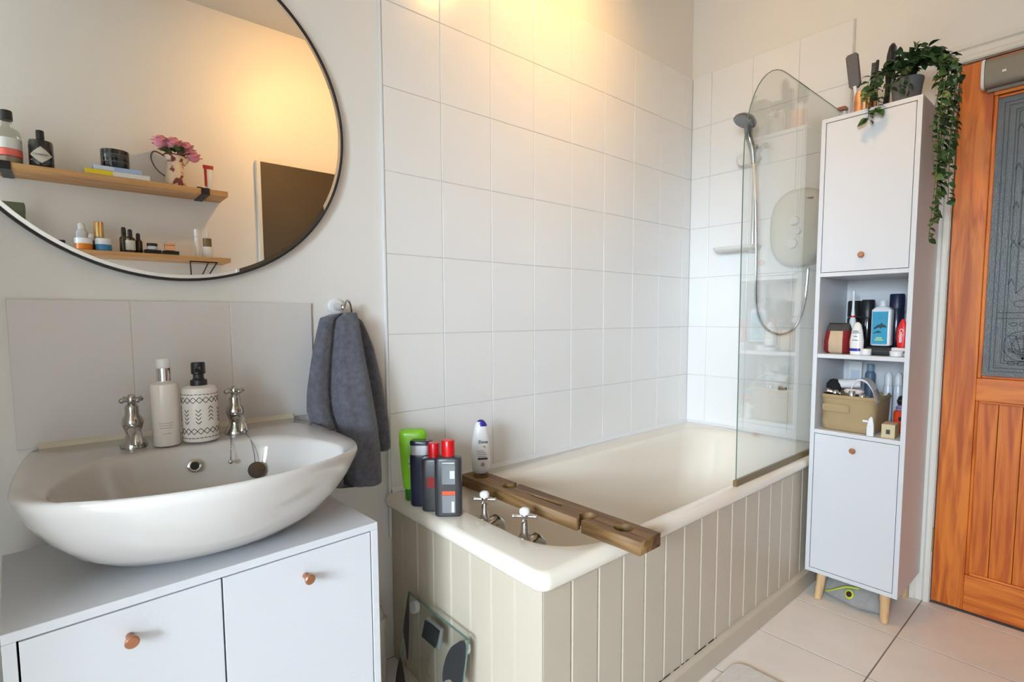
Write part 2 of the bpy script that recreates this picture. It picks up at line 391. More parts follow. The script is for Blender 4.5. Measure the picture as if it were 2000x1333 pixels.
MB().tube([(xa - 0.004, OY1 + .05, 1.03), (xa - 0.045, OY1 + .05, 1.03), (xa - 0.05, OY1 + .06, 1.03), (xa - 0.05, OY1 + .15, 1.03)], 0.008, 10).build('handle', BRASS, dr, w=True)
# unseen hall wall behind the door, put in to block the sky
struct(MB().box(XC + 0.101, XC + 0.12, YF - 0.1, 0.1, 0, ZC).build('wall_hall', mat('hall_paint', (0.3, 0.28, 0.26, 1), 0.8)))
ARCH = mat('architrave_paint', (0.80, 0.77, 0.70, 1), 0.3)
prof = [(0, 0), (0, 0.012), (0.006, 0.016), (0.016, 0.016), (0.022, 0.011), (0.040, 0.011), (0.046, 0.019), (0.060, 0.019), (0.062, 0.014), (0.062, 0)]
r_bl = [(XC - h, D1 + 0.001 + o, 0.0) for o, h in prof]
r_tl = [(XC - h, D1 + 0.001 + o, DZ + 0.001 + o) for o, h in prof]
r_tr = [(XC - h, D0 - 0.001 - o, DZ + 0.001 + o) for o, h in prof]
r_br = [(XC - h, D0 - 0.001 - o, 0.0) for o, h in prof]
struct(MB().loft([r_bl, r_tl, r_tr, r_br]).build('trim_4', ARCH, smooth=25))

# ------------------------------------------------------------------ bath
BX0, BX1, BY0, BY1, BZ = -0.022, XC - 0.0085, -0.722, -0.0085, 0.547
def rrect(x0, x1, y0, y1, rad, z, n=8):
    """rounded rectangle, rad = (x0y0, x1y0, x1y1, x0y1)"""
    out = []
    for (cx, cy, a0, r) in ((x0, y0, PI, rad[0]), (x1, y0, 1.5 * PI, rad[1]), (x1, y1, 0, rad[2]), (x0, y1, .5 * PI, rad[3])):
        ox = cx + (r if cx == x0 else -r); oy = cy + (r if cy == y0 else -r)
        for k in range(n + 1):
            a = a0 + (PI / 2) * k / n
            out.append((ox + r * math.cos(a), oy + r * math.sin(a), z))
    return out
bath = thing('bathtub', 'cream enamel bathtub along the white tiled wall', 'bathtub', (0.84, -0.36, 0.0))
oc = (0.03, 0.002, 0.002, 0.002)
def outer(i, z): return rrect(BX0 + i, BX1 - min(i, .002), BY0 + i, BY1 - min(i, .002), [max(q - i * 0.3, .0015) for q in oc], z)
def inner(l, r, f, b, rd, z): return rrect(l, r, f, b, [rd] * 4, z)
rings = [outer(0.022, 0.500), outer(0.010, 0.503), outer(0.002, 0.512), outer(0.0, 0.525), outer(0.004, 0.538), outer(0.014, 0.546), outer(0.020, BZ),
         inner(0.075, 1.62, -0.688, -0.115, 0.15, BZ), inner(0.083, 1.612, -0.680, -0.123, 0.15, 0.544), inner(0.093, 1.60, -0.668, -0.134, 0.15, 0.530),
         inner(0.105, 1.58, -0.657, -0.145, 0.15, 0.48), inner(0.125, 1.53, -0.645, -0.157, 0.15, 0.36), inner(0.16, 1.45, -0.625, -0.175, 0.15, 0.20),
         inner(0.20, 1.38, -0.59, -0.21, 0.13, 0.155), inner(0.30, 1.28, -0.52, -0.28, 0.09, 0.145)]
MB().loft(rings, cap0=False).build('tub', BATHW, bath, w=True, smooth=60)
ov = MB().lathe([(0.028, 0), (0.028, 0.004), (0.022, 0.007), (0.008, 0.008)], (0, 0, 0), 20)
ov.xf(Matrix.Translation((0.112, -0.40, 0.40)) @ Euler((0, PI / 2, 0)).to_matrix().to_4x4()); ov.build('overflow', STEEL, bath, w=True)
MB().lathe([(0.032, 0.0), (0.030, 0.003), (0.015, 0.004)], (0.36, -0.40, 0.146), 20).build('waste', STEEL, bath, w=True)

bp = thing('bath_surround', 'cream tongue and groove panelling boxing in the bathtub', 'panel', (0.84, -0.69, 0.0))
fx = [0.0] + [0.0935 * k for k in range(1, 18)] + [1.690]
def groove_board(x0, x1, zb, zt, th=0.014):      # V-jointed board, face towards -y at y=0
    g = 0.0042
    return [(x0, th), (x0, 0.0055), (x0 + g, 0.0), (x1 - g, 0.0), (x1, 0.0055), (x1, th)]
for a, b in zip(fx[:-1], fx[1:]):
    poly = groove_board(a + .0003, b - .0003, 0, 0)
    MB().prism([(x, -0.700 + y) for x, y in poly], 0.002, 0.499).build('board', PANEL, bp, w=True)
ey = [-0.6995] + [-0.608 + 0.0885 * k for k in range(0, 7)] + [-0.003]
for a, b in zip(ey[:-1], ey[1:]):
    if b - a < 0.01: continue
    poly = groove_board(a + .0003, b - .0003, 0, 0)
    if a == ey[0]: poly = [(a, 0.014), (a, 0.0), (b - .0042, 0), (b, .0055), (b, 0.014)]
    MB().prism([(-0.0002 + y, x) for x, y in poly], 0.002, 0.499).build('board', PANEL, bp, w=True)
MB().prism([(-0.7005, 0.002), (-0.7145, 0.002), (-0.7145, 0.066), (-0.708, 0.076), (-0.7005, 0.078)], -0.0, 1.690, 'x').build('plinth', PANEL, bp, w=True, smooth=20)
DIRT = mat('black_mould', (0.05, 0.04, 0.03, 1), 0.9)
mb = MB()
for k in range(26):
    x = random.uniform(0.42, 0.78); mb.box(x, x + random.uniform(.006, .02), -0.7015, -0.7003, 0.0775, 0.079 + random.uniform(0, .0025))
for k in range(22):
    x = random.uniform(0.5, 1.1); mb.box(x, x + random.uniform(.006, .02), -0.7012, -0.7001, 0.500, 0.5028)
mb.build('mould_specks', DIRT, bp, w=True, smooth=0)['kind'] = 'stuff'

# shower screen
scr = thing('shower_screen', 'clear glass bath screen with a curved top corner', 'shower screen', (1.28, -0.700, BZ))
pts = [(0.860, 0.566), (0.856, 1.0), (0.852, 1.56)]
for k in range(1, 13):
    a = PI - (PI / 2) * k / 12
    pts.append((1.137 + 0.285 * math.cos(a), 1.585 + 0.333 * math.sin(a)))
pts += [(1.672, 1.918), (1.672, 0.566)]
SGL = thin_glass('screen_glass', (0.965, 0.978, 0.965, 1), 0.065)
MB().prism(pts, -0.7025, -0.6975, 'y').build('glass_pane', SGL, scr, w=True, smooth=0)
EDGE = mat('green_glass_edge', (0.10, 0.17, 0.14, 1), 0.15, coat=0.5)
MB().tube([(x, -0.700, z) for x, z in pts[:-1]], 0.0017, 6).build('polished_edge', EDGE, scr, w=True)
MB().box(0.852, 1.672, -0.7065, -0.6935, BZ + 0.0005, 0.567).build('bottom_seal', mat('bronze_seal', (0.22, 0.155, 0.065, 1), 0.4, var=.2), scr, 0.002, w=True)
MB().box(1.672, XC - 0.0085, -0.713, -0.687, BZ + 0.0005, 1.925).build('wall_profile', WHITEPL, scr, 0.003, w=True)
MB().tube([(1.23, -0.697, 0.83), (1.23, -0.672, 0.83)], [0.006, 0.010], 12).build('knob', CHROME, scr, w=True)
MB().box(1.655, 1.690, -0.716, -0.684, 1.926, 1.938).build('end_cap', KNOBW, scr, 0.003, w=True)

# ------------------------------------------------------------------ shower on the end wall
sw = thing('shower_rail_set', 'chrome shower riser rail with handset and hose on tiled wall', 'shower', (XC - 0.05, -0.335, 1.0))
RX, RY = XC - 0.055, -0.358
MB().tube([(RX, RY, 1.40), (RX, RY, 1.86)], 0.0095, 14).build('rail', CHROME, sw, w=True)
for z in (1.405, 1.855):
    MB().tube([(RX, RY, z), (XC - 0.0085, RY, z)], 0.013, 12).sphere((RX, RY, z), 0.017, 12).build('bracket', CHROME, sw, w=True)
MB().super([(1.785, .016, .034, 4, RX - .005, RY + .03), (1.808, .018, .055, 4, RX - .005, RY + .03), (1.830, .016, .05, 4, RX - .005, RY + .03)], 20).build('slider', mat('pale_plastic', (0.72, 0.70, 0.66, 1), 0.35), sw, w=True)
hp = catmull([(RX - 0.040, RY - 0.012, 1.775), (RX - 0.045, RY - 0.008, 1.84), (RX - 0.055, RY + 0.006, 1.90), (RX - 0.080, RY - 0.005, 1.945)], 12, False)
MB().tube(hp, [0.010, .011, .012, .013, .014, .0145, .015, .016, .017, .018, .019, .018], 12).build('handset', mat('satin_chrome', (0.34, 0.34, 0.36, 1), 0.25, 1.0), sw, w=True)
hd = MB().lathe([(0.012, 0.028), (0.035, 0.022), (0.049, 0.008), (0.051, -0.002), (0.046, -0.006)], (0, 0, 0), 28)
hd.xf(Matrix.Translation((RX - 0.098, RY + 0.004, 1.948)) @ Euler((math.radians(14), math.radians(20), 0)).to_matrix().to_4x4())
h_ = hd.build('shower_head', MATS['satin_chrome'], sw, w=True)
fc_ = MB().lathe([(0.042, 0.0), (0.040, -0.003)], (0, 0, -0.006), 24)
fc_.xf(Matrix.Translation((RX - 0.098, RY + 0.004, 1.948)) @ Euler((math.radians(14), math.radians(20), 0)).to_matrix().to_4x4())
fc_.build('spray_face', mat('grey_rubber', (0.28, 0.28, 0.30, 1), 0.5), h_, w=True)
hose = catmull([(RX - 0.040, RY - 0.013, 1.775), (RX - .030, RY - 0.025, 1.6), (RX - .02, RY - 0.030, 1.35), (RX - .01, RY - 0.030, 1.16), (RX, RY - 0.055, 1.06), (RX + .01, RY - 0.12, 1.015),
                (RX + .015, RY - 0.19, 1.045), (RX + .02, RY - 0.225, 1.15), (RX + .02, RY - 0.235, 1.30)], 70, False)
MB().tube(hose, [0.0062 + 0.0007 * (i % 2) for i in range(70)], 10).build('hose', CHROME, sw, w=True)
MB().super([(1.400, .048, .088, 5, RX + .000, RY + .075), (1.407, .055, .098, 5, RX - .0, RY + .075), (1.420, .057, .102, 5, RX - .0, RY + .075), (1.420, .050, .094, 5, RX, RY + .075), (1.411, .046, .088, 5, RX, RY + .075)], 36).build('soap_dish', MATS['pale_plastic'], sw, w=True)

eu = thing('electric_shower', 'white oval electric shower unit mounted on the tiles', 'shower unit', (XC - 0.03, -0.565, 1.30))
SH = mat('cream_plastic', (0.66, 0.64, 0.55, 1), 0.3, coat=.2)
def oval(dx, k): 
    return [(XC - dx, -0.556 + 0.120 * k * math.copysign(abs(math.cos(2 * PI * i / 48)) ** (2 / 2.6), math.cos(2 * PI * i / 48)),
             1.475 + 0.165 * k * math.copysign(abs(math.sin(2 * PI * i / 48)) ** (2 / 2.6), math.sin(2 * PI * i / 48))) for i in range(48)]
MB().loft([oval(.0085, 1.0), oval(.05, 1.0), oval(.066, .96), oval(.076, .86), oval(.080, .6)]).build('body', SH, eu, w=True, smooth=60)
for y, z, r in ((-0.55, 1.50, 0.020), (-0.565, 1.455, 0.014), (-0.545, 1.405, 0.022)):
    MB().tube([(XC - .078, y, z), (XC - .094, y, z)], [r, r * .85], 20).build('dial', MATS['pale_plastic'], eu, w=True)
MB().box(XC - .078, XC - .0765, -0.62, -0.585, 1.583, 1.592).build('badge', mat('badge_brown', (.2, .1, .06, 1), .4), eu, w=True)

# ------------------------------------------------------------------ round mirror
mir = thing('round_mirror', 'large round wall mirror with thin black frame above the basin', 'mirror', (-0.54, -0.010, 1.593))
def ringy(r, y, n=128): return [(r * math.cos(2 * PI * i / n), y, r * math.sin(2 * PI * i / n)) for i in range(n)]
MB().loft([ringy(.396, .0095), ringy(.4075, .0095), ringy(.409, .004), ringy(.409, -.011), ringy(.4075, -.014), ringy(.4045, -.014), ringy(.403, -.011), ringy(.396, .009)], cap0=False, cap1=False).build('frame', BLACKM, mir, smooth=50)
MIRR = mat('silvered_glass', (0.90, 0.89, 0.87, 1), 0.0, 1.0)
for n_ in MIRR.node_tree.nodes:
    if n_.type == 'MIX': n_.inputs[7].default_value = (0.90, 0.89, 0.87, 1)
MB().loft([ringy(.3945, -.0105), ringy(.3945, -.006)]).build('mirror_glass', MIRR, mir, smooth=20)
MB().loft([ringy(.3947, -.0105), ringy(.4035, -.0096), ringy(.4035, -.006), ringy(.3947, -.006)], cap0=False, cap1=False).build('bevelled_edge', MIRR, mir, smooth=20)

# ------------------------------------------------------------------ vanity cabinet
VZ, VW, VD = 0.640, 0.600, 0.360
vr = math.radians(3.2)
van = thing('vanity_cabinet', 'low white two door cabinet standing under the basin', 'cabinet', (-0.556, -0.262, 0.0), vr)
t_ = 0.016
MB().box(-VW / 2, VW / 2, -VD / 2, VD / 2, VZ - t_, VZ).build('top_panel', CABW, van, 0.001)
for s in (-1, 1):
    MB().box(min(s * VW / 2, s * (VW / 2 - t_)), max(s * VW / 2, s * (VW / 2 - t_)), -VD / 2, VD / 2, 0.0, VZ - t_).build('side_panel', CABW, van, 0.0008)
MB().box(-VW / 2 + t_, VW / 2 - t_, -VD / 2 + .02, VD / 2, 0.05, 0.05 + t_).build('bottom_panel', CABW, van)
MB().box(-VW / 2 + t_, VW / 2 - t_, -VD / 2 + .004, -VD / 2 + .02, 0.0, 0.048).build('kick_board', CABW, van)
DARK = mat('cabinet_interior', (0.10, 0.10, 0.11, 1), 0.8)
MB().box(-VW / 2 + t_, VW / 2 - t_, VD / 2 - .006, VD / 2 - .001, 0.066, VZ - t_).build('back_panel', CABW, van)
for a, b, kx in ((-VW / 2 + t_ + .0025, -0.0145, -0.1515), (-0.0115, VW / 2 - t_ - .0025, 0.137)):
    d_ = MB().box(a, b, -VD / 2 + .0005, -VD / 2 + .0165, 0.052, VZ - t_ - .0025).build('door', CABW, van, 0.0008)
    k_ = MB().lathe([(0.0060, 0), (0.0060, 0.014), (0.0092, 0.019), (0.0104, 0.025), (0.0082, 0.0275), (0.003, 0.0275)], (0, 0, 0), 20)
    k_.xf(Matrix.Translation((kx, -VD / 2 + .0005, 0.574)) @ Euler((PI / 2, 0, 0)).to_matrix().to_4x4())
    k_.build('knob', KNOBW, d_)

# ------------------------------------------------------------------ wash basin
BCX = -0.553
bas = thing('wash_basin', 'white ceramic wall hung wash basin above the vanity cabinet', 'basin', (BCX, -0.27, 0.64))
def outline(half, z, n=160):
    h = list(half)
    full = [Vector((x, y, z)) for x, y in h] + [Vector((-x, y, z)) for x, y in reversed(h[1:-1])]
    return [(p.x + BCX, min(p.y, -0.0095), p.z) for p in catmull(full, n)]
HR = [(0, -.0095), (.14, -.0095), (.235, -.0095), (.262, -.016), (.273, -.08), (.280, -.20), (.282, -.31), (.276, -.395), (.234, -.467), (.125, -.527), (0, -.550)]
def scaled(kx, ky, yb=0.0, cy=-0.28):
    return [(x * kx, max(y, -9) * 1.0 if False else (y if y > -0.02 and yb == 0 else cy + (y - cy) * ky)) for x, y in HR]
bot = [(0, -.16), (.05, -.16), (.09, -.165), (.10, -.18), (.105, -.20), (.11, -.23), (.11, -.26), (.103, -.29), (.082, -.318), (.045, -.334), (0, -.338)]
def mixo(a, b, t): return [(p[0] * (1 - t) + q[0] * t, p[1] * (1 - t) + q[1] * t) for p, q in zip(a, b)]
IN = [(0, -.190), (.08, -.190), (.125, -.195), (.155, -.212), (.185, -.25), (.210, -.305), (.228, -.365), (.228, -.43), (.19, -.487), (.105, -.519), (0, -.532)]
INB = [(0, -.24), (.03, -.24), (.06, -.245), (.08, -.255), (.095, -.27), (.10, -.29), (.105, -.31), (.10, -.34), (.08, -.365), (.045, -.38), (0, -.385)]
rg = [outline(bot, .6405), outline(mixo(bot, HR, .19), .647), outline(mixo(bot, HR, .39), .664), outline(mixo(bot, HR, .58), .690), outline(mixo(bot, HR, .77), .730),
      outline(mixo(bot, HR, .905), .770), outline(mixo(bot, HR, .975), .800), outline(HR, .814), outline(mixo(bot, HR, .992), .8205), outline(mixo(bot, HR, .975), .823)]
rg += [outline(mixo(IN, HR, .45), .8225), outline(mixo(IN, HR, .12), .820), outline(mixo(IN, HR, .03), .8175), outline(IN, .811), outline(mixo(INB, IN, .95), .795), outline(mixo(INB, IN, .82), .755),
       outline(mixo(INB, IN, .6), .715), outline(mixo(INB, IN, .3), .690), outline(INB, .682)]
MB().loft(rg).build('bowl', CERAM, bas, w=True, smooth=70)
# overflow ring in the back slope
def on_slope(mb_, x, y, z, tilt): return mb_.xf(Matrix.Translation((x, y, z)) @ Euler((PI / 2 - tilt, 0, 0)).to_matrix().to_4x4())
ringm = MB(); ringm.loft([[((r) * math.cos(2 * PI * i / 24), r * math.sin(2 * PI * i / 24), h) for i in range(24)] for r, h in ((.0085, .001), (.0085, .005), (.0105, .0062), (.0135, .005), (.0142, .001))], cap0=False, cap1=False)
on_slope(ringm, -0.556, -0.199, 0.778, math.radians(12)).build('overflow_ring', STEEL, bas, w=True)
hole = MB().lathe([(.0088, .0015), (.0088, .0022)], (0, 0, 0), 20)
on_slope(hole, -0.556, -0.199, 0.778, math.radians(12)).build('overflow_hole', BLACK, bas, w=True)
MB().lathe([(.028, 0), (.026, .003), (.02, .003)], (BCX, -.31, .682), 20).build('waste', STEEL, bas, w=True)

# ------------------------------------------------------------------ tall cabinet
CX0, CX1, CY0, CY1, CZ0, CZ1 = 1.385, 1.688, -1.030, -0.7275, 0.108, 1.813
cab = thing('tall_cabinet', 'tall narrow white cabinet on beech legs beside the door', 'cabinet', (1.536, -0.879, 0.0))
t_ = 0.015
for a, b in ((CY0, CY0 + t_), (CY1 - t_, CY1)): MB().box(CX0, CX1, a, b, CZ0, CZ1).build('side_panel', CABW, cab, 0.0008, w=True)
for nm, z in (('bottom_panel', CZ0), ('top_panel', CZ1 - t_)): MB().box(CX0, CX1, CY0 + t_, CY1 - t_, z, z + t_).build(nm, CABW, cab, 0.0008, w=True)
for z in (0.652, 0.939, 1.240): MB().box(CX0 + .001, CX1 - .006, CY0 + t_, CY1 - t_, z, z + t_).build('shelf', CABW, cab, 0.0008, w=True)
MB().box(CX1 - .006, CX1 - .001, CY0 + t_, CY1 - t_, CZ0 + t_, CZ1 - t_).build('back_panel', CABW, cab, w=True)
for z0_, z1_, kz in ((CZ0 + t_ + .002, 0.650, 0.608), (1.257, CZ1 - t_ - .002, 1.311)):
    d_ = MB().box(CX0 + .0015, CX0 + .0165, CY0 + t_ + .002, CY1 - t_ - .002, z0_, z1_).build('door', CABW, cab, 0.0008, w=True)
    k_ = MB().lathe([(0.005, 0), (0.005, 0.010), (0.0095, 0.015), (0.0105, 0.019), (0.008, 0.021), (0.002, 0.021)], (0, 0, 0), 18)
    k_.xf(Matrix.Translation((CX0 + .0015, -0.877, kz)) @ Euler((0, -PI / 2, 0)).to_matrix().to_4x4())
    k_.build('knob', KNOBW, d_, w=True)
for lx, sx in ((CX0 + .04, -1), (CX1 - .045, 1)):
    for ly, sy in ((CY0 + .045, -1), (CY1 - .05, 1)):
        MB().tube([(lx, ly, CZ0 - .001), (lx + sx * .022, ly + sy * .006, 0.001)], [.0175, .0125], 16).build('leg', LEGW, cab, w=True)

# ------------------------------------------------------------------ ceiling spotlight bar (two lamps for the wall glows, two added as fill)
LX, LY, LZ = 0.62, -0.80, 2.66
lamp = thing('ceiling_spotlights', 'white ceiling bar with four warm spotlights, two added as fill', 'ceiling light', (LX, LY, ZC))
MB().box(LX - .24, LX + .24, LY - .03, LY + .03, ZC - .022, ZC).build('bar', WHITEPL, lamp, 0.004, w=True)
WARM = (1.0, 0.55, 0.16)
BULB = bpy.data.materials.new('warm_bulb'); BULB.use_nodes = True
b_ = BULB.node_tree.nodes['Principled BSDF']; b_.inputs['Emission Color'].default_value = (*WARM, 1); b_.inputs['Emission Strength'].default_value = 12
AIMS = [((LX - .0, LY + .03), (0.66, 0.0, 2.26), 1.0, 92), ((LX + .09, LY + .01), (XC, -0.62, 2.36), 0.22, 110), ((LX - .18, LY - .03), (0.38, YF, 2.22), 1.25, 100), ((LX + .18, LY, ), (1.45, -1.25, 0.30), 0.60, 84)]  # second spot added to warm the end wall, last to brighten the floor
for (hx, hy), tgt, pw, spread in AIMS:
    hp_ = Vector((hx, hy, LZ)); d = (Vector(tgt) - hp_).normalized()
    MB().tube([(hx, hy, ZC - .022), (hx, hy, LZ)], 0.006, 8).build('stem', WHITEPL, lamp, w=True)
    sh = MB().tube([hp_ - d * .04, hp_ - d * .03, hp_ + d * .045], [.012, .028, .034], 20).build('spot_head', WHITEPL, lamp, w=True)
    MB().tube([hp_ + d * .0455, hp_ + d * .049], [.030, .026], 20).build('bulb', BULB, sh, w=True)
    L = bpy.data.lights.new('spot_lamp', 'SPOT'); L.energy = LAMP_W * pw; L.color = WARM
    L.spot_size = math.radians(spread); L.spot_blend = 1.0; L.shadow_soft_size = 0.035
    lo = bpy.data.objects.new('spot_lamp', L); COL.objects.link(lo); lo.parent = lamp
    lo.location = hp_ + d * .055 - lamp.location; lo.rotation_euler = d.to_track_quat('-Z', 'Y').to_euler()

# ------------------------------------------------------------------ taps on the basin
def cross_head(mb, c, arm=0.024, rot=0.0, z=0.0):
    for k in range(4):
        a = rot + PI / 2 * k; d = Vector((math.cos(a), math.sin(a), 0))
        mb.tube([c + d * .004, c + d * .010, c + d * (arm - .004), c + d * arm, c + d * (arm + .003)], [.0045, .0035, .0048, .0058, .003], 10)
    return mb
def basin_tap(label, x, y, rot):
    t = thing('basin_tap', label, 'tap', (x, y, 0.8215), 0.0, 'pillar taps on the basin')
    MB().lathe([(.024, 0), (.0245, .006), (.019, .016), (.0135, .026), (.013, .034), (.0165, .042), (.0195, .052), (.0175, .063), (.0125, .071), (.0125, .086), (.0105, .092), (.0065, .094)], (0, 0, 0), 24).build('body', STEEL, t, smooth=60)
    MB().tube([(0, -.008, .040), (0, -.03, .041), (0, -.052, .038), (0, -.066, .028), (0, -.068, .018)], [.011, .0115, .011, .0105, .0105], 14).build('spout', STEEL, t, smooth=60)
    h = MB().lathe([(.006, .092), (.0085, .097), (.0085, .108), (.0055, .113), (.002, .114)], (0, 0, 0), 16)
    cross_head(h, Vector((0, 0, .1025)), 0.021, rot).build('cross_handle', STEEL, t, smooth=60)
    return t
basin_tap('chrome basin tap beside the cream lotion bottle', -0.653, -0.125, 0.5)
basin_tap('chrome basin tap with the plug chain by the patterned soap dispenser', -0.457, -0.125, 0.35)
# plug on its chain
pg = thing('basin_plug', 'dark basin plug hanging on a ball chain from the tap', 'plug', (-0.440, -0.175, 0.74))
def chain(mb, pts, n, r=.0016):
    for p in catmull(pts, n, False): mb.sphere(p, r, 6)
    mb.tube(catmull(pts, n, False), .0007, 5); return mb
chain(MB(), [(-.442, -.150, .8228), (-.441, -.188, .815), (-.440, -.2075, .788), (-.440, -.214, .765)], 22).build('chain', STEEL, pg, w=True)
chain(MB(), [(-.474, -.146, .8228), (-.482, -.19, .8165), (-.487, -.206, .79), (-.488, -.209, .783)], 16).sphere((-.4885, -.2115, .7775), .0055, 10).build('chain_anchor', STEEL, pg, w=True)
pm_ = MB().lathe([(.012, 0), (.0145, .004), (.0165, .006), (.0165, .0085), (.0185, .0095), (.0185, .0115), (.012, .0125)], (0, 0, 0), 24)
pm_.xf(Matrix.Translation((-.440, -.219, .750)) @ Euler((math.radians(68), 0, 0)).to_matrix().to_4x4() @ Matrix.Translation((0, 0, -.004)))
pm_.build('plug', mat('plug_bronze', (0.10, 0.085, 0.07, 1), 0.3, 0.7), pg, w=True)

# ------------------------------------------------------------------ bottles on the basin
lb = thing('lotion_bottle', 'cream lotion bottle with silver collar and white cap', 'bottle', (-0.597, -0.152, 0.8235))
CREAMB = mat('cream_bottle', (0.82, 0.75, 0.70, 1), 0.3, coat=.2)
MB().lathe([(.0235, 0), (.0255, .003), (.0255, .126), (.024, .132), (.012, .136), (.012, .140)], (0, 0, 0), 32).build('bottle_body', CREAMB, lb)
MB().lathe([(.0135, .139), (.0135, .166)], (0, 0, 0), 28).build('collar', CHROME, lb)
MB().lathe([(.0128, .166), (.0128, .183), (.011, .186)], (0, 0, 0), 28).build('cap', WHITEPL, lb)
INK = mat('grey_ink', (0.38, 0.31, 0.29, 1), 0.6)
def wrap(mb, pts, R, wd=.0012, th=.0003):
    """a printed line on an upright cylinder: pts = (angle, z)"""
    pts = [(a + (a2 - a) * k / 3, z + (z2 - z) * k / 3) for (a, z), (a2, z2) in zip(pts[:-1], pts[1:]) for k in range(3)] + [pts[-1]]
    for (a, z), (a2, z2) in zip(pts[:-1], pts[1:]):
        p = Vector((math.cos(a), math.sin(a), 0)); q = Vector((math.cos(a2), math.sin(a2), 0))
        ta = Vector((-p.y, p.x, 0)); d = Vector(((a2 - a) * R, z2 - z)); l = d.length; nx, nz = -d.y / l * wd / 2, d.x / l * wd / 2
        tb = Vector((-q.y, q.x, 0)); P0 = p * R + Vector((0, 0, z)); P1 = q * R + Vector((0, 0, z2)); n0 = ta * nx + Vector((0, 0, nz)); n1 = tb * nx + Vector((0, 0, nz))
        mb.loft([[P0 + n0 - p * th, P0 - n0 - p * th, P0 - n0 + p * th, P0 + n0 + p * th], [P1 + n1 - q * th, P1 - n1 - q * th, P1 - n1 + q * th, P1 + n1 + q * th]])
    return mb
FA = math.radians(-96)      # direction facing the room
mb = MB()
for z, a in ((.050, .55), (.045, .5), (.040, .45), (.028, .3)): wrap(mb, [(FA - a + i * a / 4, z) for i in range(9)], .0256, .0009)
mb.build('printed_lines', INK, lb)['kind'] = 'stuff'
sd = thing('soap_dispenser', 'off-white soap dispenser with black geometric pattern and black pump', 'soap dispenser', (-0.533, -0.153, 0.8235))
R_ = .0352
MB().lathe([(.030, 0), (.0345, .003), (R_, .008), (R_, .112), (.033, .119), (.024, .123), (.016, .124)], (0, 0, 0), 40).build('bottle_body', mat('ivory_ceramic', (0.76, 0.69, 0.615, 1), 0.35), sd)
MB().lathe([(.0165, .1235), (.0165, .135), (.0125, .137), (.0105, .140), (.0105, .148), (.0140, .150), (.0140, .172), (.0125, .175)], (0, 0, 0), 28).build('pump', BLACK, sd)
MB().tube([(-.002, -.010, .163), (-.006, -.026, .163), (-.007, -.033, .159)], [.0065, .0055, .005], 12).build('nozzle', BLACK, sd)
mb = MB(); INKB = mat('black_ink', (0.03, 0.027, 0.025, 1), 0.6)
for zc in (.094, .026):
    n = 9
    for ph in (0, 1): wrap(mb, [(2 * PI * i / (2 * n), zc + (.0065 if (i + ph) % 2 else -.0065)) for i in range(2 * n + 1)], R_, .0013)
for k in range(9):
    a = 2 * PI * k / 9 - 1.83; sg = 1 if k % 2 else -1
    for j in range(4):
        z = .048 + .0085 * j; wrap(mb, [(a - .15, z), (a, z + sg * .006), (a + .15, z)], R_, .0014)
for z in (.106, .011):
    for k in range(28):
        a = 2 * PI * k / 28; wrap(mb, [(a, z + random.uniform(-.0006, .0006)), (a + .17, z + random.uniform(-.0006, .0006))], R_, .0014)
mb.build('printed_pattern', INKB, sd)['kind'] = 'stuff'

# ------------------------------------------------------------------ towel ring and towel
tr = thing('towel_ring', 'chrome towel ring on a white wall rose beside the splashback', 'towel ring', (-0.158, -0.005, 1.124))
MB().tube([(-.160, 0, 1.127), (-.160, -.007, 1.127), (-.160, -.011, 1.127)], [.024, .024, .019], 24).build('rose', WHITEPL, tr, w=True)
MB().tube([(-.160, -.011, 1.127), (-.160, -.040, 1.127), (-.160, -.060, 1.124)], [.011, .009, .008], 14).sphere((-.160, -.060, 1.124), .0115, 12).build('arm', CHROME, tr, w=True)
ringp = [(-.146 - .022 * math.cos(a), -.058 - .024 * math.cos(a), 1.094 + .050 * math.sin(a)) for a in [2 * PI * i / 48 for i in range(48)]]
MB().tube(ringp, .0032, 10, closed=True).build('ring', STEEL, tr, w=True)

tw = thing('hand_towel', 'slate grey terry hand towel hanging through the ring', 'towel', (-0.16, -0.06, 1.1))
def sheet(left, right, fold, base, depth, nu=44, nv=46, th=.010, crease=None):
    """left/right: (z,x) edges top to bottom; front and back skins give it thickness"""
    def edge(e, v):
        k = v * (len(e) - 1); i = min(int(k), len(e) - 2); a = k - i
        return e[i][0] * (1 - a) + e[i + 1][0] * a, e[i][1] * (1 - a) + e[i + 1][1] * a
    F, B = [], []
    for j in range(nv + 1):
        v = j / nv; zl, xl = edge(left, v); zr, xr = edge(right, v); rf, rb = [], []
        for i in range(nu + 1):
            u = i / nu; x = xl + (xr - xl) * u; z = zl + (zr - zl) * u
            amp = depth * (0.30 + 0.70 * min(1, v * 1.6))
            y = base - amp * (0.5 + 0.5 * fold(u, v)) - .004 * math.sin(9 * v + 5 * u)
            rnd = (1 - abs(2 * u - 1) ** 6)
            rf.append((x, y - th * rnd, z)); rb.append((x, y + th * 0.4 * rnd, z))
        F.append(rf); B.append(rb)
    mb = MB(); mb.loft([f + b[::-1] for f, b in zip(F, B)])
    return mb
def foldA(u, v):
    c = 0.40 - 0.05 * v
    return (1.0 - 2.5 * math.exp(-((u - c) / .050) ** 2)) * (0.58 + .42 * math.cos((u - .74) * 5.6)) + .25 * math.cos((u - .16) * 18) * (1 - u)
leftA = [(1.106, -.200), (1.095, -.236), (1.05, -.250), (.98, -.266), (.90, -.280), (.845, -.284), (.78, -.262), (.70, -.245), (.66, -.238), (.632, -.232)]
rightA = [(1.112, -.128), (1.085, -.126), (1.02, -.122), (.96, -.116), (.90, -.108), (.84, -.100), (.78, -.093), (.72, -.088), (.67, -.088), (.620, -.089)]
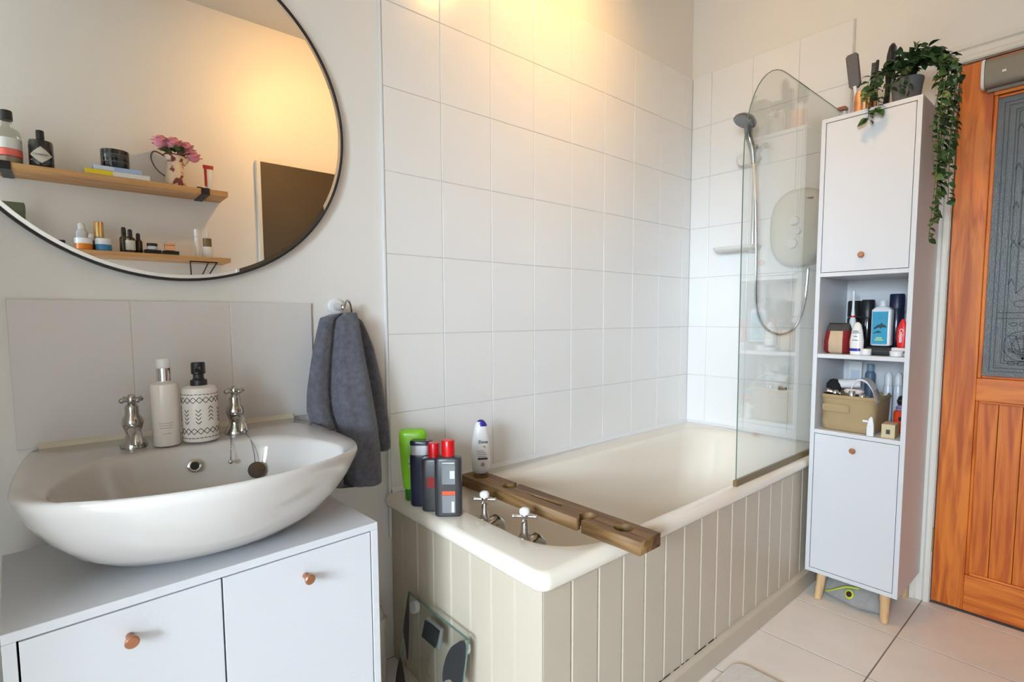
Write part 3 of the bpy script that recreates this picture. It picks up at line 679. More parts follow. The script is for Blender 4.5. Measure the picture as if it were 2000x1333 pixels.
sheet(leftA, rightA, foldA, -0.060, .078).build('front_fold', TOWEL, tw, w=True, smooth=80, sub=1)
leftB = [(1.112, -.152), (1.05, -.135), (.98, -.12), (.90, -.115), (.80, -.11), (.69, -.108)]
rightB = [(1.112, -.120), (1.085, -.092), (1.01, -.062), (.90, -.036), (.78, -.017), (.688, -.016)]
sheet(leftB, rightB, lambda u, v: math.cos((u - .8) * 5), -0.022, .022, 24, 30, .008).build('back_fold', TOWEL, tw, w=True, smooth=80, sub=1)

# ------------------------------------------------------------------ bath board
bb = thing('bath_board', 'weathered brown wooden board with cut-outs laid across the bath', 'bath board', (0.247, -0.447, BZ + .001), math.radians(1.2))
L2, W2, T2 = .352, .041, .034
def edge_notch(side, yc, depth, wd):
    """outline points of a keyhole slot entering from one long side"""
    out = []; s = side; n = 9; rc = .024
    cx = s * (W2 - depth)
    a0 = math.asin(wd / rc)
    for k in range(n + 1):
        a = a0 + (2 * PI - 2 * a0) * k / n
        out.append((cx + s * rc * math.cos(a), yc + rc * math.sin(a)))
    return [(s * W2, yc + wd)] + out + [(s * W2, yc - wd)]
nl = edge_notch(-1, -.165, .038, .0085); nr = edge_notch(1, .155, .036, .0085)
poly = [(-W2, L2), (-W2, -.165 + .0085)] + nl[1:-1] + [(-W2, -.165 - .0085), (-W2, -L2), (W2, -L2), (W2, .155 - .0085)] + nr[1:-1][::-1] + [(W2, .155 + .0085), (W2, L2)]
holes = [[(.0 + .024 * math.cos(a), yc + .024 * math.sin(a)) for a in [2 * PI * i / 24 for i in range(24)]] for yc in (-.275, .290)]
holes.append([(-.006, .055), (-.006, -.070), (.006, -.070), (.006, .055)])
cu = bpy.data.curves.new('plank', 'CURVE'); cu.dimensions = '2D'; cu.fill_mode = 'BOTH'; cu.extrude = T2 / 2 - .0015; cu.bevel_depth = .0015; cu.bevel_resolution = 1; cu.offset = -.0015
for pl_ in [poly] + holes:
    sp = cu.splines.new('POLY'); sp.points.add(len(pl_) - 1); sp.use_cyclic_u = True
    for q, (x, y) in zip(sp.points, pl_): q.co = (x, y, 0, 1)
tmp = bpy.data.objects.new('plank', cu); COL.objects.link(tmp); bpy.context.view_layer.update()
me = bpy.data.meshes.new_from_object(tmp.evaluated_get(bpy.context.evaluated_depsgraph_get())); bpy.data.objects.remove(tmp); bpy.data.curves.remove(cu)
me.name = 'plank'; me.materials.clear(); me.materials.append(BOARDW); me.transform(Matrix.Translation((0, 0, T2 / 2)))
inst(me, 'plank', bb, (0, 0, 0))
fl = MB().lathe([(.0235, 0.0), (.0235, .006)], (0, 0.290, .001), 24).build('blind_hole_floor', BOARDW, bb)
fl2 = MB().lathe([(.0235, 0.0), (.0235, .006)], (0, -.275, .001), 24).build('blind_hole_floor', BOARDW, bb)

# ------------------------------------------------------------------ bath taps (globe taps through the end of the tub)
def bath_tap(label, y, rot):
    t = thing('bath_tap', label, 'tap', (0.125, y, 0.47), 0, 'globe taps inside the bath')
    MB().tube([(-.026, 0, 0), (-.006, 0, 0), (0, 0, .004), (.024, 0, .026), (.046, 0, .034), (.064, 0, .022), (.070, 0, -.006), (.070, 0, -.018)], [.024, .024, .015, .0155, .016, .0155, .0145, .0145], 16).build('spout', STEEL, t, smooth=60)
    MB().lathe([(.016, -.012), (.019, .002), (.018, .02), (.0135, .032), (.0155, .042), (.0155, .050), (.0105, .060), (.009, .085), (.006, .095)], (0.008, 0, 0), 20).build('body', STEEL, t, smooth=60)
    h = MB().lathe([(.006, .094), (.0095, .098), (.0095, .110), (.007, .113)], (0.008, 0, 0), 16)
    cross_head(h, Vector((0.008, 0, .104)), 0.032, rot).build('cross_handle', CHROME, t, smooth=60)
    MB().lathe([(.0125, .111), (.0145, .116), (.013, .124), (.006, .128)], (0.008, 0, 0), 18).build('ceramic_button', WHITEPL, t, smooth=60)
bath_tap('chrome cross head bath tap nearest the shampoo bottles', -0.318, 0.75)
bath_tap('chrome cross head bath tap nearest the front edge of the bath', -0.492, 0.75)

# ------------------------------------------------------------------ bottles along the bath end
def place(name, label, cat, x, y, z, rz=0.0, group=None): return thing(name, label, cat, (x, y, z), rz, group)
GRN = mat('lime_plastic', S(140, 205, 40), 0.28, var=.12, vscale=8, coat=.2); GRD = mat('deep_green_plastic', S(52, 128, 34), 0.3)
b = place('conditioner_bottle', 'bright lime green conditioner bottle standing on its dark green cap', 'bottle', .022, -.112, BZ, math.radians(-35), 'bottles on the bath end')
MB().super([(.0, .024, .017, 3.2), (.004, .026, .019, 3.2), (.036, .027, .020, 3.2)], 28).build('cap', GRD, b)
MB().super([(.036, .030, .021, 3.2), (.07, .034, .022, 3.4), (.12, .038, .0225, 3.4), (.17, .041, .0225, 3.6), (.200, .041, .021, 3.6), (.212, .038, .018, 3.6), (.215, .032, .012, 3.6)], 32).build('bottle_body', GRN, b, smooth=50)
MB().super([(-.0003, .017, .030, 2), (.0003, .017, .030, 2)], 28).xf(Matrix.Translation((.004, -.0224, .118)) @ Euler((PI / 2, 0, 0)).to_matrix().to_4x4()).build('label_panel', mat('pale_green_print', S(176, 214, 130), .4), b)
MB().box(-.013, .021, -.0232, -.0226, .113, .116).build('label_band', GRD, b)
MB().box(.006, .012, -.0222, -.0212, .172, .178).build('emblem', mat('dark_print', (.04, .08, .03, 1), .5), b)
NAVY = mat('navy_plastic', (.012, .016, .04, 1), .25, coat=.3); SILV = mat('silver_plastic', (.55, .56, .60, 1), .3, .5)
b = place('shampoo_bottle', 'navy shampoo bottle with silver neck and flat dark lid', 'bottle', .014, -.174, BZ, math.radians(-40), 'bottles on the bath end')
MB().super([(0, .030, .015, 3), (.004, .033, .018, 3), (.145, .034, .0185, 3), (.152, .033, .018, 3)], 28).build('bottle_body', NAVY, b)
MB().super([(.152, .031, .017, 3), (.180, .0305, .0165, 3)], 28).build('neck_band', SILV, b)
MB().super([(.180, .033, .018, 3), (.190, .033, .018, 3), (.193, .030, .016, 3)], 28).build('lid', NAVY, b)
CHAR = mat('charcoal_plastic', (.032, .033, .036, 1), .3, coat=.2); REDP = mat('red_plastic', S(208, 16, 22), .3, coat=.2)
LBL = mat('grey_label', (.28, .29, .31, 1), .5, var=.35, vscale=420); LBW = mat('white_label', (.72, .72, .70, 1), .5); LBO = mat('orange_label', S(230, 92, 52), .5)
def red_cap_bottle(lbl, x, y, k, rz, cat='bottle'):
    b = place('shampoo_bottle', lbl, cat, x, y, BZ, rz, 'bottles on the bath end')
    MB().super([(0, .034 * k, .016, 5), (.004, .037 * k, .019, 5), (.158 * k, .037 * k, .019, 5), (.164 * k, .034 * k, .017, 5), (.168 * k, .017 * k, .014, 3)], 32).build('bottle_body', CHAR, b)
    MB().lathe([(.0185 * k, .168 * k), (.0185 * k, .208 * k), (.0165 * k, .212 * k)], (0, 0, 0), 28).build('cap', REDP, b)
    return b
b = red_cap_bottle('charcoal shampoo bottle with small red cap, squeezed behind the larger one', .021, -.231, .92, math.radians(-41))
MB().box(-.018, .018, -.0197, -.0191, .07, .10).build('label_panel', mat('red_label', S(150, 30, 30), .5), b)
b = red_cap_bottle('charcoal shampoo bottle with big red cap and grey printed label', .030, -.290, 1.0, math.radians(-40))
def lab(x0, x1, z0, z1, m, nm, y=-.0195): return MB().box(x0, x1, y - .0005, y, z0, z1).build(nm, m, b)
lab(-.016, .020, .092, .150, LBL, 'label_panel'); lab(-.015, .019, .146, .153, LBW, 'label_header'); lab(.006, .019, .108, .130, LBW, 'label_patch', -.0201)
lab(-.016, .020, .062, .073, LBO, 'label_band'); lab(-.016, .020, .012, .061, LBL, 'label_panel'); lab(.010, .017, .014, .044, LBW, 'barcode', -.0201)
# white shower gel on the board
b = place('shower_gel_bottle', 'white curved shower gel bottle with blue lid on the wooden board', 'bottle', .262, -.128, BZ + T2 + .0012, math.radians(-32))
WB = mat('pearl_white_plastic', (.78, .76, .74, 1), .3, coat=.3)
MB().super([(0, .018, .014, 2.4), (.004, .025, .018, 2.4), (.02, .030, .021, 2.4), (.06, .032, .022, 2.3), (.10, .030, .0205, 2.2), (.14, .024, .017, 2.2), (.162, .018, .014, 2.1), (.172, .012, .011, 2)], 32).build('bottle_body', WB, b, smooth=60)
MB().super([(.158, .0195, .0150, 2.1, .002, 0), (.166, .0165, .0135, 2.1, .002, 0), (.175, .0105, .010, 2, .001, 0), (.178, .004, .004, 2, .001, 0)], 24).build('lid', mat('royal_blue_plastic', S(52, 44, 150), .3), b, smooth=60)
DTX = mat('navy_ink', (.03, .035, .09, 1), .5)
o = inst(text_mesh('Dove', .014, DTX, bold=.0002), 'brand_lettering', b, (.006, -.0212, .108), (PI / 2, 0, 0))
MB().super([(-.0006, .005, .003, 2), (.0006, .005, .003, 2)], 12).xf(Matrix.Translation((.010, -.0224, .093)) @ Euler((PI / 2, 0, 0)).to_matrix().to_4x4()).build('emblem', mat('gold_ink', (.55, .40, .14, 1), .4), b)
MB().box(-.012, .020, -.0232, -.0222, .050, .057).build('label_band', mat('dark_print2', (.05, .05, .055, 1), .5), b)
for z, x0, x1 in ((.078, -.014, .008), (.072, -.014, .014), (.066, -.014, .018), (.060, -.012, .016)):
    MB().box(x0, x1, -.0230, -.0222, z, z + .0022).build('label_line', INK, b)
MB().lathe([(.007, -.0006), (.007, .0006)], (0, 0, 0), 14).xf(Matrix.Translation((.004, -.0224, .034)) @ Euler((PI / 2, 0, 0)).to_matrix().to_4x4()).build('label_mark', INK, b)

# ------------------------------------------------------------------ things on top of the tall cabinet
TZT = CZ1 + .0005
cp = thing('copper_cup', 'copper cup holding hairbrushes on top of the tall cabinet', 'cup', (1.530, -0.822, TZT))
MB().loft([[(r * math.cos(2 * PI * i / 32), r * math.sin(2 * PI * i / 32), z) for i in range(32)] for r, z in ((.034, 0), (.038, .002), (.038, .105), (.0355, .105), (.0355, .004))]).build('cup', COPPER, cp)
hb = thing('hairbrush', 'grey flat hairbrush standing in the copper cup', 'hairbrush', (1.518, -0.808, TZT + .006))
BR = mat('grey_bristle', (.16, .155, .155, 1), .7, var=.3, vscale=90)
def lean(mb, ax, ay): return mb.xf(Euler((ax, ay, 0)).to_matrix().to_4x4())
lean(MB().super([(0, .006, .006, 2), (.10, .007, .006, 2), (.125, .012, .007, 3)], 16), math.radians(-6), math.radians(-6)).build('handle', WHITEPL, hb)
lean(MB().super([(.118, .008, .010, 3), (.128, .010, .019, 5), (.235, .010, .020, 5), (.242, .007, .015, 4)], 24), math.radians(-6), math.radians(-6)).build('paddle', BR, hb)
hc = thing('styling_comb', 'dark toothed comb leaning in the copper cup behind the hairbrush', 'comb', (1.540, -0.838, TZT + .006))
m_ = MB().box(-.004, .004, -.012, -.004, 0, .205)
for k in range(22): m_.box(-.003, .003, -.005, .010, .100 + .0046 * k, .1022 + .0046 * k)
lean(m_, math.radians(3), math.radians(-3)).build('comb', BLACK, hc)
bb2 = thing('oval_hairbrush', 'black oval hairbrush standing upright behind the trailing plant', 'hairbrush', (1.575, -0.872, TZT))
MB().super([(0, .020, .014, 2.5), (.10, .009, .008, 2), (.135, .014, .010, 2), (.165, .024, .013, 2.3), (.225, .026, .0145, 2.3), (.258, .020, .011, 2.2), (.27, .009, .005, 2)], 24).xf(Euler((math.radians(4), 0, 0)).to_matrix().to_4x4()).build('brush', BLACK, bb2, smooth=60)

# trailing plant
pt = thing('trailing_plant', 'grey pot of trailing green ivy on the tall cabinet', 'plant', (1.495, -0.958, TZT))
MB().lathe([(.034, 0), (.037, .003), (.046, .080), (.048, .090), (.048, .096), (.044, .096), (.041, .086), (.004, .084)], (0, 0, 0), 32).build('pot', mat('grey_stoneware', (.16, .165, .175, 1), .55, var=.25, vscale=30), pt)
LEAF = mat('ivy_leaf', (.065, .150, .040, 1), .42, var=.5, vscale=18); LEAF2 = mat('ivy_leaf_dark', (.022, .062, .018, 1), .45, var=.4, vscale=18)
STEM = mat('ivy_stem', (.10, .14, .05, 1), .6)
def leaf_mesh(m, nm):
    vs = []; rows = [(0, .0, 0), (.12, .22, .05), (.32, .36, .10), (.55, .33, .10), (.80, .17, .03), (1.0, .0, -.08)]
    rings = [[(-w, l, h + .10 * w), (0, l, h), (w, l, h + .10 * w)] for l, w, h in rows]
    mb = MB(); mb.loft(rings, cap0=False, cap1=False, closed=False)
    return mb.mesh(nm, m, smooth=60)
LM = [leaf_mesh(LEAF, 'leaf'), leaf_mesh(LEAF2, 'leaf')]
P0 = Vector((0, 0, .10))
stems = []
def W(x, y, z): return Vector((x, y, z)) - pt.location
edge_y = CY0 - .016
for k in range(11):              # strands over the side of the cabinet, hanging beside it
    x_ = 1.395 + .125 * random.random() if k > 2 else (1.41, 1.43, 1.45)[k]
    zend = (1.345, 1.42, 1.50, 1.56, 1.47, 1.62, 1.66, 1.54, 1.70, 1.74, 1.60)[k]
    off = random.uniform(.004, .030) + (.018 if k in (4, 6, 9) else 0)
    ym = edge_y - off
    stems.append([P0 + Vector((random.uniform(-.02, .02), random.uniform(-.02, .02), 0)), W(x_ + .02, -0.995, 1.945 + random.uniform(-.01, .04)), W(x_, ym - .012, 1.90 + random.uniform(-.02, .02)),
                  W(x_ + random.uniform(-.015, .015), ym - random.uniform(0, .018), (1.87 + zend) / 2), W(x_ + random.uniform(-.02, .02), ym + random.uniform(-.014, .006), zend)])
for k in range(10):              # bushy crown
    a = 2 * PI * k / 10 + random.uniform(-.2, .2); rr_ = random.uniform(.06, .10)
    stems.append([P0, P0 + Vector((rr_ * .5 * math.cos(a), rr_ * .5 * math.sin(a), .05)), P0 + Vector((rr_ * math.cos(a), rr_ * math.sin(a) , random.uniform(.03, .08)))])
for yy, ze in ((-0.886, 1.765), (-0.915, 1.790), (-0.905, 1.83)):   # sprigs over the front edge
    stems.append([P0, W(1.43, yy, 1.93), W(1.378, yy + .012, 1.870), W(1.366, yy + .004, (1.82 + ze) / 2), W(1.364, yy + .006, ze)])
for yy in (-.94, -.965, -.99): stems.append([P0, W(1.465, yy, 1.945), W(1.432, yy + .01, 1.915), W(1.425, yy + .012, 1.86)])
stems.append([P0, W(1.47, -0.905, 1.95), W(1.44, -0.865, 1.935), W(1.42, -.86, 1.90)])
LEAVES = []
sm = MB()
for si, st in enumerate(stems):
    L_ = sum((b_2 - a_2).length for a_2, b_2 in zip(st[:-1], st[1:])); n = max(8, int(L_ / .012))
    cv = catmull(st, n, False); sm.tube(cv, .0011, 5)
    step = 1 if si < 11 else 1
    for i in range(2, n):
        t = (cv[min(i + 1, n - 1)] - cv[i - 1]).normalized()
        side = 1 if (i // 2) % 2 else -1
        az = random.uniform(0, 2 * PI)
        out = Vector((math.cos(az), math.sin(az), random.uniform(-.3, .5)))
        out = (out - t * out.dot(t)).normalized()
        if cv[i].z + pt.location.z < CZ1 and cv[i].y + pt.location.y < CY0 and out.y > 0.2: out.y *= -1
        if cv[i].x + pt.location.x < CX0 and out.x > 0: out.x *= -1
        d = (out * .8 + t * .55).normalized(); nrm = (Vector((random.uniform(-.9, .2), random.uniform(-.9, .2), random.uniform(.1, 1)))).normalized()
        xax = d.cross(nrm).normalized(); zax = xax.cross(d)
        Mx = Matrix((xax, d, zax)).transposed()
        s_ = random.uniform(.022, .034)
        LEAVES.append((cv[i].copy(), Mx, s_))
sm.build('stems', STEM, pt)
LEAVES.sort(key=lambda q: (q[0] + pt.location - camo.location).length)
rest = MB()
for k, (p_, Mx, s_) in enumerate(LEAVES):
    if k < 295: inst(LM[(k * 7) % 5 < 2], 'leaf', pt, p_, Mx.to_euler(), (s_, s_, s_))
    else:
        st_ = len(rest.v); rows = [(0, .0, 0), (.12, .22, .05), (.32, .36, .10), (.55, .33, .10), (.80, .17, .03), (1.0, .0, -.08)]
        rest.loft([[(-w, l, h + .10 * w), (0, l, h), (w, l, h + .10 * w)] for l, w, h in rows], False, False, closed=False)
        rest.xf(Matrix.Translation(p_) @ Mx.to_4x4() @ Matrix.Scale(s_, 4), st_)
if rest.v: rest.build('leaf_mass', LEAF2, pt, smooth=60)['kind'] = 'stuff'
print('leaves', len(LEAVES))

# ------------------------------------------------------------------ middle shelf of the tall cabinet
Z1 = 0.9545; Z2 = 0.6675
po = place('cosmetics_pouch', 'patchwork cosmetics pouch in red, grey and cream on the middle shelf', 'pouch', 1.465, -0.788, Z1)
def pouch_rings(sc):
    return [(0, .034, .038, 3), (.01, .046, .044, 3), (.045, .048, .044, 3), (.085, .036, .040, 3), (.105, .014, .038, 3), (.112, .005, .034, 3)]
PR = mat('red_tartan', S(150, 30, 34), .8, var=.5, vscale=45, bump=.3, bscale=300); PG = mat('grey_wool', (.085, .08, .075, 1), .9, var=.4, vscale=60, bump=.3, bscale=300); PC = mat('cream_wool', S(205, 180, 150), .9, var=.2, vscale=50, bump=.3, bscale=300)
body = MB(); body.super(pouch_rings(1), 40); po_o = body.build('pouch_body', PR, po, smooth=70)
me = po_o.data; me.materials.append(PG); me.materials.append(PC)
for p in me.polygons:
    c_ = p.center
    if c_.x < .012:
        if c_.z > .074: p.material_index = 1
        elif c_.y > .020 or c_.y < -.024: p.material_index = 0
        else: p.material_index = 2
MB().tube([(.0, -.034, .112), (0, .034, .112)], .003, 8).build('zip', BLACK, po)
tb = place('electric_toothbrush', 'white and red electric toothbrush standing behind the pouch', 'toothbrush', 1.545, -0.808, Z1)
MB().lathe([(.013, 0), (.014, .004), (.0135, .09), (.011, .125), (.008, .135)], (0, 0, 0), 20).build('handle', WHITEPL, tb)
MB().lathe([(.0082, .135), (.0082, .142)], (0, 0, 0), 18).build('ring', REDP, tb)
MB().lathe([(.007, .142), (.0045, .17), (.0042, .215), (.006, .222), (.006, .236), (.003, .239)], (0, 0, 0), 14).build('brush_head', WHITEPL, tb)
BC = mat('black_gloss_can', (.012, .012, .014, 1), .18, coat=.5)
for lbl, x_, y_, h_2 in (('black deodorant can nearest the pouch', 1.605, -0.794, .200), ('black deodorant can next to the white roll-on', 1.600, -0.842, .203)):
    c_ = place('deodorant_can', lbl, 'spray can', x_, y_, Z1, 0, 'black cans on the middle shelf')
    MB().lathe([(.021, 0), (.023, .003), (.023, .130), (.021, .136)], (0, 0, 0), 28).build('can', BC, c_)
    MB().lathe([(.0228, .137), (.0228, h_2 - .004), (.020, h_2)], (0, 0, 0), 28).build('cap', BLACK, c_)
ro = place('roll_on_deodorant', 'white oval roll-on deodorant upside down on its blue collar', 'deodorant', 1.432, -0.858, Z1)
MB().super([(0, .016, .020, 2.3), (.013, .016, .021, 2.3)], 24).build('lid', WHITEPL, ro)
MB().super([(.013, .0165, .0215, 2.3), (.023, .0165, .0215, 2.3)], 24).build('collar', mat('royal_blue_plastic', S(52, 44, 150), .3), ro)
MB().super([(.023, .017, .022, 2.3), (.05, .0175, .0225, 2.2), (.09, .014, .017, 2.1), (.110, .010, .012, 2), (.118, .004, .005, 2)], 28).build('bottle_body', WB, ro, smooth=60)
for z, w_ in ((.085, .009), (.079, .012), (.066, .006), (.052, .010)):
    MB().box(-.0188, -.0160, -w_, w_, z, z + .002).build('label_line', mat('dark_print2', (.05, .05, .055, 1), .5), ro)
mw = place('mouthwash_bottle', 'clear square mouthwash bottle with blue dolphin label', 'bottle', 1.470, -0.925, Z1 + .034)
MWP = mat('milky_plastic', (.66, .68, .74, 1), .25, coat=.3)
MB().super([(0, .018, .028, 6), (.003, .020, .031, 6), (.128, .020, .031, 6), (.138, .015, .022, 4), (.142, .011, .012, 2)], 32).build('bottle_body', MWP, mw)
MB().lathe([(.012, .142), (.012, .158), (.010, .162)], (0, 0, 0), 22).build('cap', mat('frosted_cap', (.62, .64, .68, 1), .3), mw)
LBB = mat('sea_blue_label', S(58, 165, 205), .35, var=.45, vscale=22)
MB().box(-.0209, -.0201, -.022, .026, .006, .122).build('label_panel', LBB, mw)
dol = [(-.016, .066), (-.008, .073), (.0, .0755), (.003, .083), (.006, .076), (.013, .073), (.018, .068), (.0195, .064), (.012, .064), (.004, .064), (.002, .058), (-.002, .063), (-.010, .062), (-.018, .055), (-.021, .061)]
MB().prism([(-y, z + .002) for y, z in dol], -.0214, -.0208, 'x').build('dolphin_print', mat('dolphin_ink', (.012, .035, .06, 1), .4), mw, smooth=0)
MB().prism([(-y * .6 + .008, (z - .06) * .5 + .045) for y, z in dol], -.0214, -.0208, 'x').build('dolphin_print', MATS['dolphin_ink'], mw, smooth=0)
for z, w_ in ((.026, .010), (.019, .014)): MB().box(-.0213, -.0206, -w_ + .004, w_ + .002, z, z + .004).build('label_line', MATS['pale_green_print'], mw)
bxk = place('black_case', 'flat black case lying under the mouthwash bottle', 'case', 1.478, -0.921, Z1)
MB().box(-.045, .050, -.040, .036, 0, .030).build('case_body', BLACK, bxk, .005); MB().box(-.046, -.0452, -.035, .030, .014, .0155).build('seam', mat('grey_seam', (.1, .1, .1, 1), .5), bxk)
nv = place('aerosol_can', 'tall navy aerosol can behind the mouthwash bottle', 'spray can', 1.582, -0.940, Z1)
MB().lathe([(.022, 0), (.024, .003), (.024, .165), (.018, .176)], (0, 0, 0), 28).build('can', NAVY, nv)
MB().lathe([(.0235, .168), (.0235, .218), (.021, .222)], (0, 0, 0), 28).build('cap', mat('navy_matt', (.012, .015, .05, 1), .4), nv)
def tube_pack(root, L_, w_, m, capm, r=.012):
    MB().super([(.018, r, r, 2), (.03, r * 1.05, r * 1.05, 2), (L_ * .6, w_ * .9, r * .7, 2.2), (L_ - .008, w_, .0022, 2.5), (L_, w_, .0012, 2.5)], 24).build('tube_body', m, root, smooth=60)
    MB().lathe([(r * .85, 0), (r * .9, .018)], (0, 0, 0), 20).build('cap', capm, root)
t1 = place('toothpaste_tube', 'red and white toothpaste tube standing in the back between can and mouthwash', 'tube', 1.540, -0.890, Z1 + .0005, math.radians(80))
tube_pack(t1, .135, .017, mat('red_print', S(214, 30, 28), .35), WHITEPL)
t2 = place('toothpaste_tube', 'curved red toothpaste tube with white lettering by the cabinet side', 'tube', 1.455, -0.990, Z1 + .030, math.radians(90))
MB().super([(0, .013, .010, 2.4), (.03, .0165, .012, 2.4), (.06, .016, .010, 2.4), (.085, .010, .006, 2.2), (.10, .003, .002, 2)], 24).build('tube_body', MATS['red_print'], t2, smooth=60)
inst(text_mesh('Colgate', .0155, WHITEPL, bold=.0003), 'brand_lettering', t2, (0.001, .0128, .042), (PI / 2, PI / 2, PI))
bx2 = place('white_box', 'white cardboard box with pale green print at the back of the shelf', 'box', 1.640, -0.985, Z1)
MB().box(-.02, .02, -.028, .026, 0, .150).build('carton', mat('white_card', (.72, .74, .74, 1), .5), bx2, .001); MB().box(-.0208, -.0201, -.024, .004, .10, .115).build('printed_panel', MATS['pale_green_print'], bx2)
for lbl, x_, y_, r_, h_2 in (('small white pot in front of the black case', 1.425, -0.890, .017, .022), ('small white pot at the shelf edge by the cabinet side', 1.425, -0.982, .019, .018)):
    q = place('cream_pot', lbl, 'pot', x_, y_, Z1, 0, 'white pots on the middle shelf')
    MB().lathe([(r_ * .92, 0), (r_, .002), (r_, h_2 * .55)], (0, 0, 0), 24).build('jar', WHITEPL, q)
    MB().lathe([(r_ * 1.04, h_2 * .55), (r_ * 1.04, h_2), (r_ * .9, h_2 * 1.05)], (0, 0, 0), 24).build('lid', MATS['pearl_white_plastic'], q)
so = place('soap_bar_box', 'white soap box under the curved red toothpaste tube', 'box', 1.462, -0.985, Z1)
MB().box(-.016, .030, -.026, .024, 0, .029).build('carton', MATS['white_card'], so, .003); MB().box(-.0168, -.0162, -.020, .018, .010, .018).build('printed_panel', LBL, so)

# ------------------------------------------------------------------ lower open shelf
bk = place('fabric_basket', 'beige fabric storage basket on the lower open shelf', 'basket', 1.520, -0.838, Z2)
CANV = mat('beige_canvas', S(182, 156, 116), .9, var=.18, vscale=14, bump=.5, bscale=500)
n_ = 48
def bring(z, kx, ky, cr=0.0, off=0.0):
    out = []
    for i in range(n_):
        a = 2 * PI * i / n_; c_, s_ = math.cos(a), math.sin(a)
        x = .110 * kx * math.copysign(abs(c_) ** .35, c_); y = .094 * ky * math.copysign(abs(s_) ** .35, s_)
        w_ = cr * math.sin(3 * a + 9 * z * 5) + cr * .8 * math.cos(5 * a - 30 * z)
        out.append((x * (1 + w_) , y * (1 + w_) , z))
    return out
MB().loft([bring(0, .93, .90), bring(.004, .97, .95, .004), bring(.03, 1.0, .97, .022), bring(.06, .985, .98, .030), bring(.09, .985, .985, .018), bring(.115, .99, 1.0, .008), bring(.132, 1, 1.01, .004), bring(.134, .985, .995, .004), bring(.130, .965, .97, .004), bring(.05, .95, .93)]).build('basket_body', CANV, bk, smooth=70)
MB().tube([(x * 1.004, y * 1.004, .124) for x, y, z in bring(.124, 1.0, 1.005, .004)], .0035, 6, closed=True).build('hem', CANV, bk)
MB().super([(-.002, .045, .014, 6), (.003, .045, .014, 6)], 28).xf(Matrix.Translation((-.1145, .032, .086)) @ Euler((PI / 2, 0, -PI / 2)).to_matrix().to_4x4()).build('handle_flap', CANV, bk)
HZ = Z2 + .095
def on_b(name, label, cat, dx, dy, z=HZ, rz=0): return place(name, label, cat, 1.520 + dx, -0.838 + dy, z, rz)
q = on_b('makeup_brush', 'black domed make-up brush head poking out of the basket', 'brush', -.055, .060)
MB().super([(0, .014, .014), (.035, .017, .018), (.055, .024, .026), (.075, .022, .025), (.090, .012, .014), (.093, .003, .003)], 24).build('bristles', mat('black_bristle', (.012, .011, .012, 1), .9, bump=.4, bscale=400), q, smooth=60)
q = on_b('eyelash_curler', 'chrome tool lying across the front of the basket', 'beauty tool', -.085, .040, HZ + .045)
MB().tube([(0, .042, 0), (-.004, .028, .006), (0, .01, 0), (0, -.015, -.004)], [.008, .012, .009, .006], 12).build('tool_head', STEEL, q); MB().sphere((-.006, .002, 0), .012, 14).build('mirror_disc', CHROME, q)
q = on_b('chrome_tube', 'shiny silver cosmetic tube at the front of the basket', 'tube', -.088, -.012, HZ + .012)
MB().lathe([(.010, 0), (.011, .002), (.011, .042), (.009, .045)], (0, 0, 0), 20).build('tube_body', CHROME, q); MB().lathe([(.0112, .0), (.0112, .004)], (0, 0, 0), 20).build('rim_band', STEEL, q)
q = on_b('steel_ball_roller', 'round silver ball tool beside the shiny tube in the basket', 'beauty tool', -.088, -.046, HZ + .026)
MB().sphere((0, 0, .012), .013, 16).build('ball', CHROME, q); MB().tube([(0, 0, .012), (.045, -.002, .006)], .005, 10).build('handle', STEEL, q)
TIS = mat('white_paper', (.72, .68, .68, 1), .8, bump=.2, bscale=30)
q = on_b('gauze_roll', 'white rolled bandage lying on top of the basket', 'bandage', -.04, .018, HZ + .062, math.radians(15))
MB().tube([(0, .036, .012), (0, -.040, .018)], .017, 20).build('roll', TIS, q); MB().tube([(-.0, -.0405, .018), (-.0, -.0425, .018)], [.008, .008], 16).build('core', mat('grey_core', (.4, .38, .38, 1), .8), q)
q = on_b('white_cloth_strip', 'white cloth strap arching over the basket', 'strap', -.02, -.02, HZ + .02)
arc = catmull([(.0, .030, .02), (-.005, .005, .072), (-.01, -.025, .075), (-.03, -.055, .045), (-.06, -.075, .005)], 24, False)
MB().loft([[p + Vector((-.034, 0, -.006)), p + Vector((.024, 0, -.003)), p + Vector((.024, 0, .003)), p + Vector((-.034, 0, .002))] for p in arc]).build('strap', TIS, q, smooth=50)
MB().box(-.02, .02, .026, .036, .0, .022).build('strap_end', TIS, q, .003)
q = on_b('sponge', 'pale pink sponge between the bandage and the silver tube', 'sponge', -.06, -.010, HZ + .052)
MB().super([(-.008, .014, .028, 3), (0, .018, .034, 3), (.008, .014, .028, 3)], 20).build('sponge_body', mat('pink_sponge', (.74, .60, .56, 1), .9, bump=.4, bscale=200), q, smooth=60)
q = place('instruction_leaflet', 'white leaflet propped against the cabinet back above the basket', 'leaflet', 1.640, -0.800, Z2 + .0005)
MB().box(-.004, .004, -.020, .026, 0, .245).build('sheet', mat('white_card', (.72, .74, .74, 1), .5), q); MB().box(-.0048, -.0042, -.014, .018, .16, .21).build('printed_panel', mat('pale_blue_print', (.55, .6, .68, 1), .6), q)
q = place('blue_bottle', 'small blue grey bottle standing behind the basket', 'bottle', 1.636, -0.850, Z2)
MB().lathe([(.016, 0), (.018, .003), (.018, .20), (.012, .212)], (0, 0, 0), 22).build('bottle_body', mat('slate_blue_plastic', (.10, .15, .22, 1), .4), q); MB().lathe([(.012, .212), (.012, .238)], (0, 0, 0), 18).build('cap', mat('blue_cap', (.2, .3, .38, 1), .4), q)
